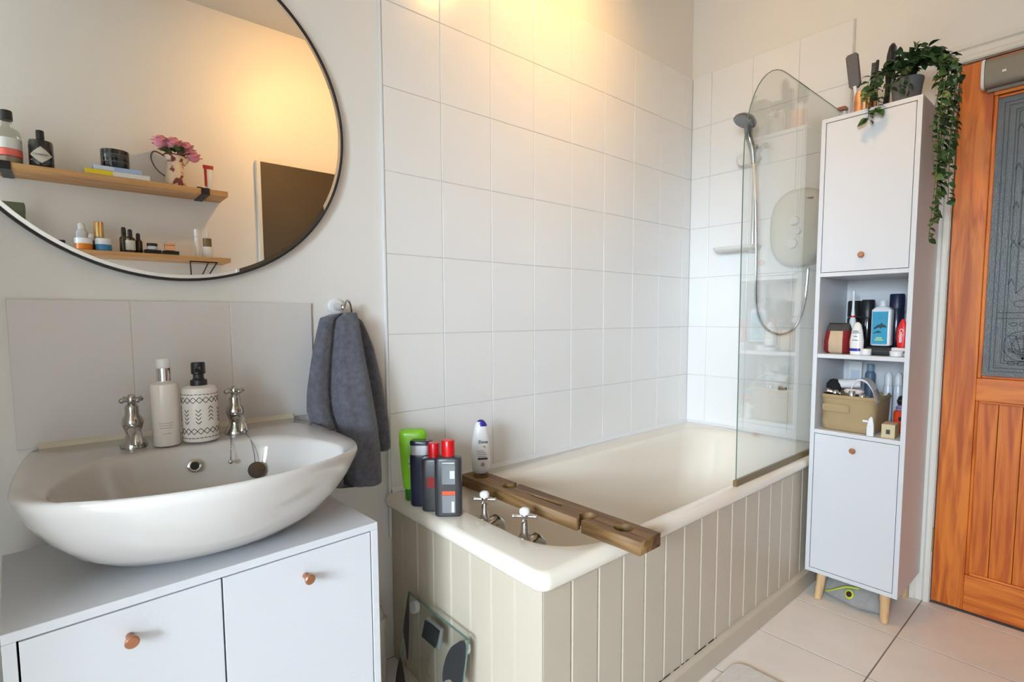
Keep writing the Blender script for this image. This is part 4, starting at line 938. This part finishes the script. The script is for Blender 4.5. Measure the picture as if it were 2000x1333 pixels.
for k, (lbl, y_) in enumerate((('white plastic bottle behind the basket next to the blue bottle', -0.912), ('middle one of the white plastic bottles behind the basket', -0.945), ('white plastic bottle behind the basket nearest the cabinet side', -0.984))):
    q = place('white_bottle', lbl, 'bottle', 1.632, y_, Z2, 0, 'white bottles at the back of the lower shelf')
    MB().lathe([(.0135, 0), (.015, .003), (.015, .155), (.010, .172)], (0, 0, 0), 22).build('bottle_body', MWP, q); MB().lathe([(.0125, .165), (.0125, .20), (.010, .204), (.006, .212)], (0, 0, 0), 20).build('cap', WHITEPL, q)
q = place('small_carton', 'small cream carton with a dark square window beside the basket', 'box', 1.432, -0.972, Z2, math.radians(4))
CRD = mat('cream_card', S(205, 188, 150), .6)
MB().box(-.026, .045, -.020, .020, 0, .048).build('carton', CRD, q, .001); MB().box(-.0268, -.0262, -.006, .006, .014, .030).build('window', mat('dark_window', (.05, .045, .05, 1), .4), q); MB().box(-.02, .04, -.012, .012, .0482, .0488).build('printed_panel', mat('pink_print', (.62, .42, .36, 1), .5), q)
q = place('orange_case', 'bright orange plastic case behind the cream carton', 'case', 1.565, -0.984, Z2 + .0005)
MB().super([(0, .040, .026, 4), (.004, .044, .029, 4), (.074, .044, .029, 4), (.080, .040, .026, 4)], 28).build('case_body', mat('orange_plastic', S(235, 66, 20), .35), q); MB().box(-.0452, -.0445, -.012, .008, .045, .060).build('catch', BLACK, q)
q = place('lilac_pouch', 'lilac pouch lying on the orange case', 'pouch', 1.565, -0.984, Z2 + .0815)
MB().super([(0, .034, .024, 3), (.008, .038, .026, 3), (.018, .030, .020, 3), (.021, .02, .012, 2.5)], 24).build('pouch_body', mat('lilac_cloth', S(176, 150, 205), .8), q, smooth=60); MB().tube([(-.036, -.018, .010), (-.036, .018, .010)], .0015, 6).build('zip', STEEL, q)
q = place('black_wallet', 'black soft wallet lying on top of the lilac pouch', 'wallet', 1.565, -0.986, Z2 + .1035)
MB().super([(0, .032, .022, 3), (.012, .036, .025, 3), (.028, .030, .020, 3), (.034, .018, .010, 2.5)], 24).build('wallet_body', BLACK, q, smooth=60); MB().tube([(-.034, -.015, .016), (-.034, .015, .016)], .0015, 6).build('zip', STEEL, q)
q = place('white_plug_adaptor', 'white plug adaptor with prongs standing by the basket corner', 'adaptor', 1.396, -0.924, Z2)
MB().box(-.005, .006, -.010, .012, .0, .034).build('stand', WHITEPL, q, .002); MB().prism([(-.010, .034), (.012, .034), (.006, .064), (-.002, .072), (-.006, .064)], -.005, .006, 'x').build('body', WHITEPL, q, .002); MB().box(-.004, .005, .008, .026, .048, .056).build('prong', WHITEPL, q, .002)

# ------------------------------------------------------------------ bag under the cabinet
bag = thing('felt_bag', 'slumped grey felt bag with lime green zip under the tall cabinet', 'bag', (1.505, -0.868, 0.0), math.radians(-18))
FELT = mat('grey_felt', (.42, .40, .38, 1), .95, var=.35, vscale=40, bump=.6, bscale=260); LIME = mat('lime_piping', S(190, 205, 70), .7)
def bagring(z, kx, ky, dx=0):
    out = []
    for i in range(40):
        a = 2 * PI * i / 40; c_, s_ = math.cos(a), math.sin(a)
        w_ = .05 * math.sin(3 * a + z * 40) + .03 * math.cos(7 * a + z * 25)
        out.append((dx + .082 * kx * (1 + w_) * math.copysign(abs(c_) ** .8, c_), .118 * ky * (1 + w_) * math.copysign(abs(s_) ** .8, s_), z))
    return out
MB().loft([bagring(.001, .9, .92), bagring(.012, 1, 1), bagring(.035, .98, .98), bagring(.060, .84, .9, .006), bagring(.080, .6, .74, .012), bagring(.090, .3, .45, .015)]).build('bag_body', FELT, bag, smooth=70, sub=1)
zp = catmull([(-.083, .060, .022), (-.083, .030, .040), (-.076, 0.0, .062), (-.066, -.02, .072), (-.050, -.05, .076)], 24, False)
MB().tube(zp, .0035, 8).build('zip_piping', LIME, bag)
ey_ = MB().lathe([(.010, 0), (.016, .0), (.017, .003), (.0105, .005)], (0, 0, 0), 20, cap0=False, cap1=False)
Me = Matrix.Translation((-.074, -.030, .050)) @ Euler((0, math.radians(-65), 0)).to_matrix().to_4x4()
ey_.xf(Me).build('eyelet', LIME, bag); MB().lathe([(.0115, .0025), (.0115, .0032)], (0, 0, 0), 20).xf(Me).build('eyelet_hole', mat('dark_red_lining', (.06, .012, .012, 1), .8), bag)

# bath mat
bm_ = thing('bath_mat', 'off-white bath mat lying by the bath on the tiled floor', 'bath mat', (0.50, -1.02, 0.0))
MB().prism(rrect(.215, .800, -1.30, -.748, [.04] * 4, 0), .0, .011, 'z').build('pile', mat('ivory_pile', (.88, .82, .76, 1), .95, var=.15, vscale=60, bump=1, bscale=420), bm_, .004, 2, w=True)

# ------------------------------------------------------------------ bathroom scales leaning on the bath end
sc = thing('bathroom_scales', 'glass bathroom scales leaning against the bath end panel', 'scales', (-0.080, -0.318, 0.002))
ang = math.atan2(.050, .292)
SM = Matrix.Rotation(ang, 4, 'Y')
SG = thin_glass('scale_glass', (0.975, 0.985, 0.975, 1), 0.12)
Lh = .2965
MB().box(-.006, 0, -.150, .150, 0, Lh).xf(SM).build('glass_plate', SG, sc, smooth=0)
mb = MB()
for a_, b_2 in (((-.150, 0), (-.150, Lh)), ((.150, 0), (.150, Lh)), ((-.150, Lh), (.150, Lh)), ((-.150, 0), (.150, 0))):
    mb.tube([(-.003, a_[0], a_[1]), (-.003, b_2[0], b_2[1])], .0026, 6)
mb.xf(SM).build('plate_edge', EDGE, sc)
GPR = mat('grey_electrode', (.055, .055, .058, 1), .35, .4)
def patch(pts, nm, m):
    if nm == 'electrode': pts = [(p.x, p.y) for p in catmull([(a, b, 0) for a, b in pts], 40)]
    MB().prism(pts, -.0072, -.0061, 'x').xf(SM).build(nm, m, sc, smooth=0)
def fan(cx, cz, sx, sz):
    p = [(.150 * sx, cz)]
    out = [(cx + sx * .0, cz)]
    for k in range(11):
        a = PI / 2 * k / 10
        out.append((cx - sx * .085 * math.cos(a), cz + sz * .10 * math.sin(a) - sz * .02))
    out += [(cx, cz + sz * .085)]
    return out
patch([(.146, .285), (.146, .19), (.128, .16), (.108, .125), (.104, .135), (.118, .20), (.132, .255), (.140, .285)], 'electrode', GPR)
patch([(-.147, .282), (-.10, .262), (-.075, .225), (-.066, .18), (-.072, .155), (-.085, .165), (-.105, .175), (-.125, .165), (-.140, .14), (-.147, .13)], 'electrode', GPR)
patch([(.146, .015), (.146, .11), (.10, .06), (.08, .015)], 'electrode', GPR)
patch([(-.146, .015), (-.146, .11), (-.10, .06), (-.08, .015)], 'electrode', GPR)
patch([(.050, .215), (-.020, .215), (-.025, .262), (.045, .262)], 'display', mat('dark_display', (.02, .022, .022, 1), .2))
MB().box(.0005, .010, -.026, .050, .212, .266).xf(SM).build('display_housing', mat('grey_housing', (.30, .31, .30, 1), .4), sc, .002)
for y_ in (-.125, .125):
    for z_ in (.03, .262): MB().lathe([(.017, 0), (.017, .014), (.014, .016)], (0, 0, 0), 16).xf(Matrix.Translation((0, y_, z_)) @ Euler((0, PI / 2, 0)).to_matrix().to_4x4()).xf(SM).build('foot', WHITEPL, sc)
# pipe boxed beside the vanity
pp = thing('waste_pipe', 'white plastic waste pipe with collar beside the vanity cabinet', 'pipe', (-0.085, -0.075, 0.0))
MB().tube([(-.085, -.075, 0.001), (-.085, -.075, .190)], .020, 18).build('upright', mat('cream_pipe', (.62, .57, .50, 1), .4), pp, w=True)
MB().lathe([(.025, 0), (.026, .004), (.026, .022), (.022, .026)], (-.085, -.075, .172), 20).build('collar', MATS['cream_pipe'], pp, w=True)
MB().tube([(-.085, -.075, .195), (-.09, -.075, .222), (-.115, -.075, .243), (-.165, -.075, .248), (-.24, -.075, .248)], .017, 14).build('elbow', MATS['cream_pipe'], pp, w=True)

# roller blind on the door
rb = thing('roller_blind', 'grey roller blind cassette fixed across the top of the door glass', 'blind', (XC - .02, -1.44, 1.868))
BLF = mat('taupe_blind', (.30, .265, .215, 1), .6, var=.12, bump=.2, bscale=300)
MB().super([(-.306, .026, .046, 2.6), (.306, .026, .046, 2.6)], 28).xf(Matrix.Translation((XC - .0275, -1.446, 1.918)) @ Euler((PI / 2, 0, 0)).to_matrix().to_4x4()).build('cassette', BLF, rb, w=True)
for s in (-1, 1): MB().super([(-.004, .029, .050, 2.6), (.004, .029, .050, 2.6)], 28).xf(Matrix.Translation((XC - .0290, -1.446 + s * .311, 1.918)) @ Euler((PI / 2, 0, 0)).to_matrix().to_4x4()).build('end_cap', WHITEPL, rb, w=True)
MB().box(XC - .010, XC - .004, -1.750, -1.142, 1.862, 1.876).build('bottom_bar', BLF, rb, .002, w=True)
MB().box(XC - .0565, XC - .0535, -1.195, -1.185, 1.905, 1.912).build('catch', WHITEPL, rb, w=True)

# ------------------------------------------------------------------ shelves on the opposite wall (seen in the mirror)
SF = -1.691
def shelf_of(label, z0_, z1_, x0=-1.06, x1=-0.061):
    t = thing('wall_shelf', label, 'shelf', ((x0 + x1) / 2, YF, z0_), 0, 'oak shelves on the opposite wall')
    MB().box(x0, x1, YF + .0005, SF, z0_, z1_).build('shelf_board', SHELFW, t, .002, w=True)
    return t
su = shelf_of('upper oak wall shelf on flat black strap brackets', 1.732, 1.759)
for xc_ in (-0.165, -0.905):
    MB().prism([(YF + .001, 1.7275), (SF + .004, 1.7275), (SF + .004, 1.762), (SF + .0005, 1.762), (SF + .0005, 1.7317), (YF + .001, 1.7317)], xc_ - .019, xc_ + .019, 'x').build('bracket', BLACKM, su, w=True, smooth=0)
sl = shelf_of('lower oak wall shelf on black wire brackets', 1.389, 1.411)
for xc_ in (-0.184, -0.93):
    m_ = MB()
    for dx0, dx1 in ((-.061, -.030), (.060, .026), (.022, .0)):
        m_.tube([(xc_ + dx0, SF - .02, 1.386), (xc_ + dx1, YF + .006, 1.285)], .0032, 8)
    m_.tube([(xc_ - .063, SF - .02, 1.3855), (xc_ + .063, SF - .02, 1.3855)], .0032, 8); m_.tube([(xc_ - .032, YF + .006, 1.285), (xc_ + .028, YF + .006, 1.285)], .0032, 8)
    m_.build('bracket', BLACKM, sl, w=True)
SU, SL, SYM = 1.7595, 1.4115, -1.765
GLS = thin_glass('bottle_glass', (0.80, 0.80, 0.76, 1), 0.07)
g = thing('spirit_bottle', 'clear round spirit bottle with black stopper and pink label on upper shelf', 'bottle', (-.893, SYM, SU))
MB().lathe([(.040, 0), (.045, .004), (.045, .125), (.040, .145), (.020, .160), (.016, .170), (.016, .190)], (0, 0, 0), 32).build('bottle_body', GLS, g, smooth=60)
MB().lathe([(.0425, .003), (.0425, .03)], (0, 0, 0), 28).build('spirit', mat('spirit_tint', (.50, .42, .34, 1), .2), g)
MB().lathe([(.0455, .065), (.0455, .110)], (0, 0, 0), 32, cap0=False, cap1=False).build('label_panel', LBW, g)
MB().lathe([(.0455, .035), (.0455, .063)], (0, 0, 0), 32, cap0=False, cap1=False).build('label_band', mat('coral_label', S(232, 110, 96), .5), g)
MB().lathe([(.021, .190), (.021, .228), (.019, .231)], (0, 0, 0), 24).build('stopper', BLACK, g)
g = thing('apothecary_bottle', 'squat black apothecary bottle with white diamond label on upper shelf', 'bottle', (-.788, SYM, SU))
MB().lathe([(.040, 0), (.043, .004), (.043, .112), (.040, .122), (.018, .128), (.014, .132)], (0, 0, 0), 36).build('bottle_body', mat('black_glass', (.010, .011, .013, 1), .06, coat=.6), g, smooth=50)
MB().lathe([(.0145, .132), (.0145, .166), (.0130, .170)], (0, 0, 0), 24).build('cork_cap', BLACK, g)
m_ = MB(); nd = 8
rg_ = []
for i in range(-nd, nd + 1):
    a = PI / 2 + i / nd * .95; hz_ = .036 * (1 - abs(i) / nd) + .0005
    rg_.append([(.0434 * math.cos(a), .0434 * math.sin(a), .056 - hz_), (.0440 * math.cos(a), .0440 * math.sin(a), .056 - hz_), (.0440 * math.cos(a), .0440 * math.sin(a), .056 + hz_), (.0434 * math.cos(a), .0434 * math.sin(a), .056 + hz_)])
m_.loft(rg_).build('diamond_label', mat('cream_label', (.62, .60, .52, 1), .6), g)
inst(text_mesh("HENDRICK'S", .0095, INKB), 'brand_lettering', g, (0, .0447, .056), (PI / 2, 0, PI))
def book(label, x0, x1, z0_, h, m, spine, dy=0):
    b = thing('book', label, 'book', ((x0 + x1) / 2, SYM + dy, z0_), 0, 'books lying on the upper shelf')
    hw = (x1 - x0) / 2
    MB().box(-hw + .003, hw - .003, -.065, .066, .002, h - .002).build('pages', mat('book_pages', (.70, .68, .62, 1), .8), b)
    MB().box(-hw, hw, -.068, .070, 0, .002).build('cover', m, b); MB().box(-hw, hw, -.068, .070, h - .002, h).build('cover', m, b)
    MB().box(-hw, hw, .0662, .0706, .002, h - .002).build('spine', m, b)
    MB().box(-hw, -hw + (x1 - x0) * .42, .0707, .0712, .001, h - .001).build('spine_panel', spine, b)
YEL = mat('yellow_cover', S(228, 205, 30), .4); PBL = mat('pale_blue_cover', S(165, 188, 225), .4)
book('white and yellow book at the bottom of the stack on the upper shelf', -.645, -.398, SU, .022, mat('white_cover', (.75, .75, .73, 1), .4), YEL)
book('pale blue book lying on the white and yellow book', -.612, -.430, SU + .0225, .020, PBL, mat('pale_cover_panel', S(205, 216, 236), .4))
g = thing('candle_jar', 'black glass candle jar standing on the stacked books', 'candle', (-.525, SYM, SU + .043))
MB().lathe([(.052, 0), (.0555, .004), (.0555, .088), (.052, .090), (.050, .070), (.01, .069)], (0, 0, 0), 36).build('jar', mat('black_glass', (.010, .011, .013, 1), .06), g, smooth=50)
for z, w_ in ((.062, .5), (.052, .5), (.030, .3)): MB().lathe([(.0558, z), (.0558, z + .004)], (0, 0, 0), 36, cap0=False, cap1=False).build('printed_band', mat('grey_print', (.10, .11, .12, 1), .4), g)
g = thing('enamel_jug', 'cream enamel jug with brown speckles holding pink flowers', 'jug', (-.282, SYM, SU))
JUG = bpy.data.materials.new('speckled_enamel'); JUG.use_nodes = True
nt = JUG.node_tree; b_ = nt.nodes['Principled BSDF']; b_.inputs['Roughness'].default_value = .3
tcj = nt.nodes.new('ShaderNodeTexCoord'); nj = nt.nodes.new('ShaderNodeTexNoise'); nj.inputs['Scale'].default_value = 26; crj = nt.nodes.new('ShaderNodeValToRGB')
crj.color_ramp.elements[0].position = .54; crj.color_ramp.elements[0].color = S(226, 205, 178); crj.color_ramp.elements[1].position = .60; crj.color_ramp.elements[1].color = S(120, 52, 44)
nt.links.new(tcj.outputs['Object'], nj.inputs['Vector']); nt.links.new(nj.outputs['Fac'], crj.inputs['Fac']); nt.links.new(crj.outputs['Color'], b_.inputs['Base Color'])
MB().lathe([(.047, 0), (.049, .004), (.045, .05), (.036, .105), (.033, .122), (.040, .142), (.048, .156), (.046, .157), (.031, .122), (.02, .06)], (0, 0, 0), 36).build('body', JUG, g, smooth=60)
MB().tube([(.030, 0, .128), (.048, 0, .146), (.062, 0, .160)], [.020, .017, .010], 14).build('spout', JUG, g, smooth=60)
MB().tube(catmull([(-.040, 0, .148), (-.085, 0, .165), (-.100, 0, .130), (-.080, 0, .080), (-.044, 0, .050)], 20, False), .0038, 8).build('handle', mat('jug_rim', (.12, .10, .09, 1), .4), g)
MB().tube([(.048 * math.cos(2 * PI * i / 32), .048 * math.sin(2 * PI * i / 32), .156) for i in range(32)], .003, 8, closed=True).build('rim', mat('jug_brown', S(120, 52, 44), .4), g)
PK = [mat('pink_petal', S(244, 160, 178), .7, var=.35, vscale=60), mat('pale_pink_petal', S(250, 196, 206), .7, var=.3, vscale=60)]
fo = thing('peony_bunch', 'bunch of pink peonies standing in the enamel jug', 'flowers', (-.278, SYM, SU + .162))
petal = []
for m_2 in PK:
    mb = MB(); rows = [(-.5, .10), (-.1, .40), (.35, .50), (.7, .36), (.9, .14)]
    mb.loft([[(-w, .25 * w * w + .35 * (l + .5) ** 2, l + .5), (0, .35 * (l + .5) ** 2 - .05, l + .5), (w, .25 * w * w + .35 * (l + .5) ** 2, l + .5)] for l, w in rows], False, False, closed=False)
    petal.append(mb.mesh('petal', m_2, smooth=70))
for fx_, fy_, fz_, fr in ((-.062, .012, .052, .034), (-.010, .020, .050, .036), (.045, .015, .040, .034), (.078, .010, .004, .030), (-.030, -.03, .058, .032), (.030, -.035, .050, .032)):
    fl_ = MB().sphere((fx_, fy_, fz_), fr * .92, 16).build('bloom', PK[0], fo, smooth=70)
    for k in range(14):
        a = 2.39996 * k; el = .25 + 1.1 * (k / 14)
        e_ = inst(petal[k % 2], 'petal', fl_, (fx_, fy_, fz_ - fr * .35), (0, 0, 0), (fr * .9,) * 3)
        e_.rotation_euler = Euler((math.radians(-62 + 50 * k / 14), 0, a))
LFM = leaf_mesh(mat('peony_leaf', (.06, .12, .035, 1), .5, var=.3), 'leaf')
for k in range(18):
    a = 2 * PI * k / 18; r_ = random.uniform(.02, .05)
    inst(LFM, 'leaf', fo, (r_ * math.cos(a) + .008, r_ * math.sin(a), .004 + .012 * random.random()), (random.uniform(.0, .6), random.uniform(-.4, .4), a - PI / 2), (.045,) * 3)
MB().tube([(0, 0, -.08), (-.02, .01, .02), (-.045, .012, .045)], .003, 6).tube([(0, 0, -.08), (.01, .01, .02), (.04, .015, .035)], .003, 6).build('stems', STEM, fo)
g = thing('hand_cream_tube', 'red and white hand cream tube standing on upper shelf end', 'tube', (-.140, SYM + .03, SU))
MB().super([(.012, .014, .013, 2), (.03, .017, .014, 2), (.095, .022, .008, 2.4), (.128, .024, .002, 3)], 24).build('tube_body', WHITEPL, g, smooth=60)
MB().super([(.110, .0235, .0065, 2.5), (.130, .0245, .0030, 3)], 24).build('crimp_band', mat('crimson', S(165, 24, 32), .4), g)
MB().box(-.021, -.010, .010, .0145, .02, .112).build('side_stripe', MATS['crimson'], g); MB().lathe([(.0135, 0), (.014, .013)], (0, 0, 0), 20).build('cap', WHITEPL, g)
g = thing('screw_cap', 'small black screw lid lying beside the red tube', 'lid', (-.183, SYM + .03, SU))
MB().lathe([(.013, 0), (.014, .002), (.014, .011), (.012, .0125)], (0, 0, 0), 20).build('lid_body', BLACK, g)

# lower shelf
def jar(name, label, cat, x, dy, secs):
    t = thing(name, label, cat, (x, SYM + dy, SL), 0, 'toiletries on the lower wall shelf')
    for nm, prof_, m in secs: MB().lathe(prof_, (0, 0, 0), 26).build(nm, m, t, smooth=40)
    return t
ORJ = mat('orange_jar', S(226, 128, 24), .35); BLJ = mat('blue_jar', S(60, 140, 190), .35); GOLD = mat('gold_metal', (.75, .52, .22, 1), .28, 1.0); AMB = mat('amber_glass', (.05, .028, .012, 1), .12, coat=.4)
g = thing('olive_box', 'olive green box at the far end of the lower wall shelf', 'box', (-.895, SYM, SL)); MB().box(-.05, .04, -.04, .04, 0, .185).build('carton', mat('olive_card', (.07, .08, .04, 1), .6), g, .002); MB().box(-.051, .041, -.041, .041, .150, .187).build('lid', mat('olive_lid', (.09, .10, .05, 1), .6), g, .002)
g = thing('black_tin', 'low black tin beside the orange jar on the lower wall shelf', 'tin', (-.762, SYM, SL)); MB().box(-.035, .035, -.03, .03, 0, .034).build('tin_body', BLACK, g, .004); MB().box(-.036, .036, -.031, .031, .026, .040).build('lid', BLACKM, g, .004)
jar('orange_jar', 'white lidded orange cream jar on the lower wall shelf', 'jar', -.662, .03, [('jar_body', [(.030, 0), (.033, .003), (.033, .028)], ORJ), ('lid', [(.034, .028), (.034, .052), (.030, .055)], WHITEPL)])
jar('clear_bottle', 'clear bottle with white stopper behind the orange jar', 'bottle', -.664, -.04, [('bottle_body', [(.022, 0), (.023, .003), (.023, .09), (.014, .104)], mat('milky_plastic', (.66, .68, .74, 1), .25)), ('stopper', [(.014, .104), (.014, .125), (.010, .132)], WHITEPL)])
jar('white_dropper', 'tiny white topped dropper between orange and blue jars', 'bottle', -.632, -.02, [('bottle_body', [(.011, 0), (.011, .052)], CHAR), ('cap', [(.011, .052), (.012, .072), (.008, .082)], WHITEPL)])
jar('blue_jar', 'white lidded blue cream jar on the lower wall shelf', 'jar', -.590, .03, [('jar_body', [(.028, 0), (.031, .003), (.031, .030)], BLJ), ('lid', [(.032, .030), (.032, .055), (.028, .058)], WHITEPL)])
jar('gold_bottle', 'tall bottle with gold cap behind the blue jar', 'bottle', -.601, -.04, [('bottle_body', [(.020, 0), (.021, .003), (.021, .075)], mat('pale_gold_plastic', (.62, .50, .34, 1), .35)), ('cap', [(.020, .075), (.0195, .140), (.017, .144)], GOLD)])
jar('dropper_bottle', 'dark dropper bottle with the tallest cap of the three', 'bottle', -.508, -.01, [('bottle_body', [(.017, 0), (.0185, .003), (.0185, .072), (.010, .084)], AMB), ('cap', [(.010, .084), (.010, .118), (.007, .126)], BLACK)])
g = jar('dropper_bottle', 'dark dropper bottle with a cream label, in front of the other two', 'bottle', -.487, .035, [('bottle_body', [(.018, 0), (.0195, .003), (.0195, .068), (.010, .078)], AMB), ('cap', [(.010, .078), (.010, .105), (.007, .112)], BLACK)])
MB().lathe([(.0199, .012), (.0199, .058)], (0, 0, 0), 26, cap0=False, cap1=False).build('label_panel', MATS['cream_label'], g)
jar('dropper_bottle', 'dark dropper bottle nearest the low black palettes', 'bottle', -.452, -.005, [('bottle_body', [(.016, 0), (.0175, .003), (.0175, .062), (.009, .072)], AMB), ('cap', [(.009, .072), (.009, .095), (.006, .101)], BLACK)])
for lbl, xx, w_ in (('flat black palette under the glass pot', -.400, .034), ('flat black palette under the copper tin', -.325, .034)):
    g = thing('make_up_palette', lbl, 'palette', (xx, SYM + .03, SL), 0, 'palettes on the lower wall shelf'); MB().box(-w_, w_, -.03, .03, 0, .010).build('base', BLACK, g, .002); MB().box(-w_, w_, -.03, .03, .0102, .020).build('lid', BLACKM, g, .002)
g = thing('cream_pot', 'small glass pot with black lid on the black palette', 'pot', (-.400, SYM + .03, SL + .0202)); MB().lathe([(.020, 0), (.022, .002), (.022, .018)], (0, 0, 0), 24).build('jar', MATS['milky_plastic'], g); MB().lathe([(.0225, .018), (.0225, .032), (.020, .033)], (0, 0, 0), 24).build('lid', BLACK, g)
g = thing('copper_tin', 'small square copper tin on the black palette', 'tin', (-.327, SYM + .03, SL + .0202)); MB().box(-.022, .022, -.018, .018, 0, .028).build('tin_body', COPPER, g, .003); MB().box(-.023, .023, -.019, .019, .028, .040).build('lid', COPPER, g, .003)
jar('spray_bottle', 'slim white spray bottle near the end of the lower wall shelf', 'bottle', -.204, .02, [('bottle_body', [(.011, 0), (.0125, .003), (.0125, .100), (.011, .104)], WHITEPL), ('cap', [(.0122, .105), (.0122, .140), (.010, .144)], MATS['pearl_white_plastic'])])
jar('pump_bottle', 'white pump bottle with amber neck at the end of the lower wall shelf', 'bottle', -.158, .02, [('bottle_body', [(.024, 0), (.026, .003), (.026, .052), (.024, .056)], WHITEPL), ('amber_section', [(.020, .056), (.020, .100)], mat('amber_plastic', (.20, .13, .06, 1), .3)), ('pump', [(.009, .100), (.008, .125), (.005, .142)], WHITEPL)])
# dark cupboard beyond the shelves
g = thing('dark_cupboard', 'tall glossy dark brown cupboard with a pale edge strip opposite the bath', 'cupboard', (.52, YF, 0.0))
BRZ = mat('dark_bronze_gloss', (.085, .055, .025, 1), .22, var=.2, vscale=5, coat=.4)
MB().box(.150, .90, YF + .0005, YF + .030, .0, 1.993).build('door', BRZ, g, .002, w=True)
MB().box(.128, .149, YF + .0005, YF + .034, .0, 1.998).build('edge_strip', WHITEP, g, .002, w=True)
MB().tube([(.86, YF + .030, 1.0), (.86, YF + .055, 1.0), (.86, YF + .055, 1.15), (.86, YF + .030, 1.15)], .005, 8).build('handle', STEEL, g, w=True)
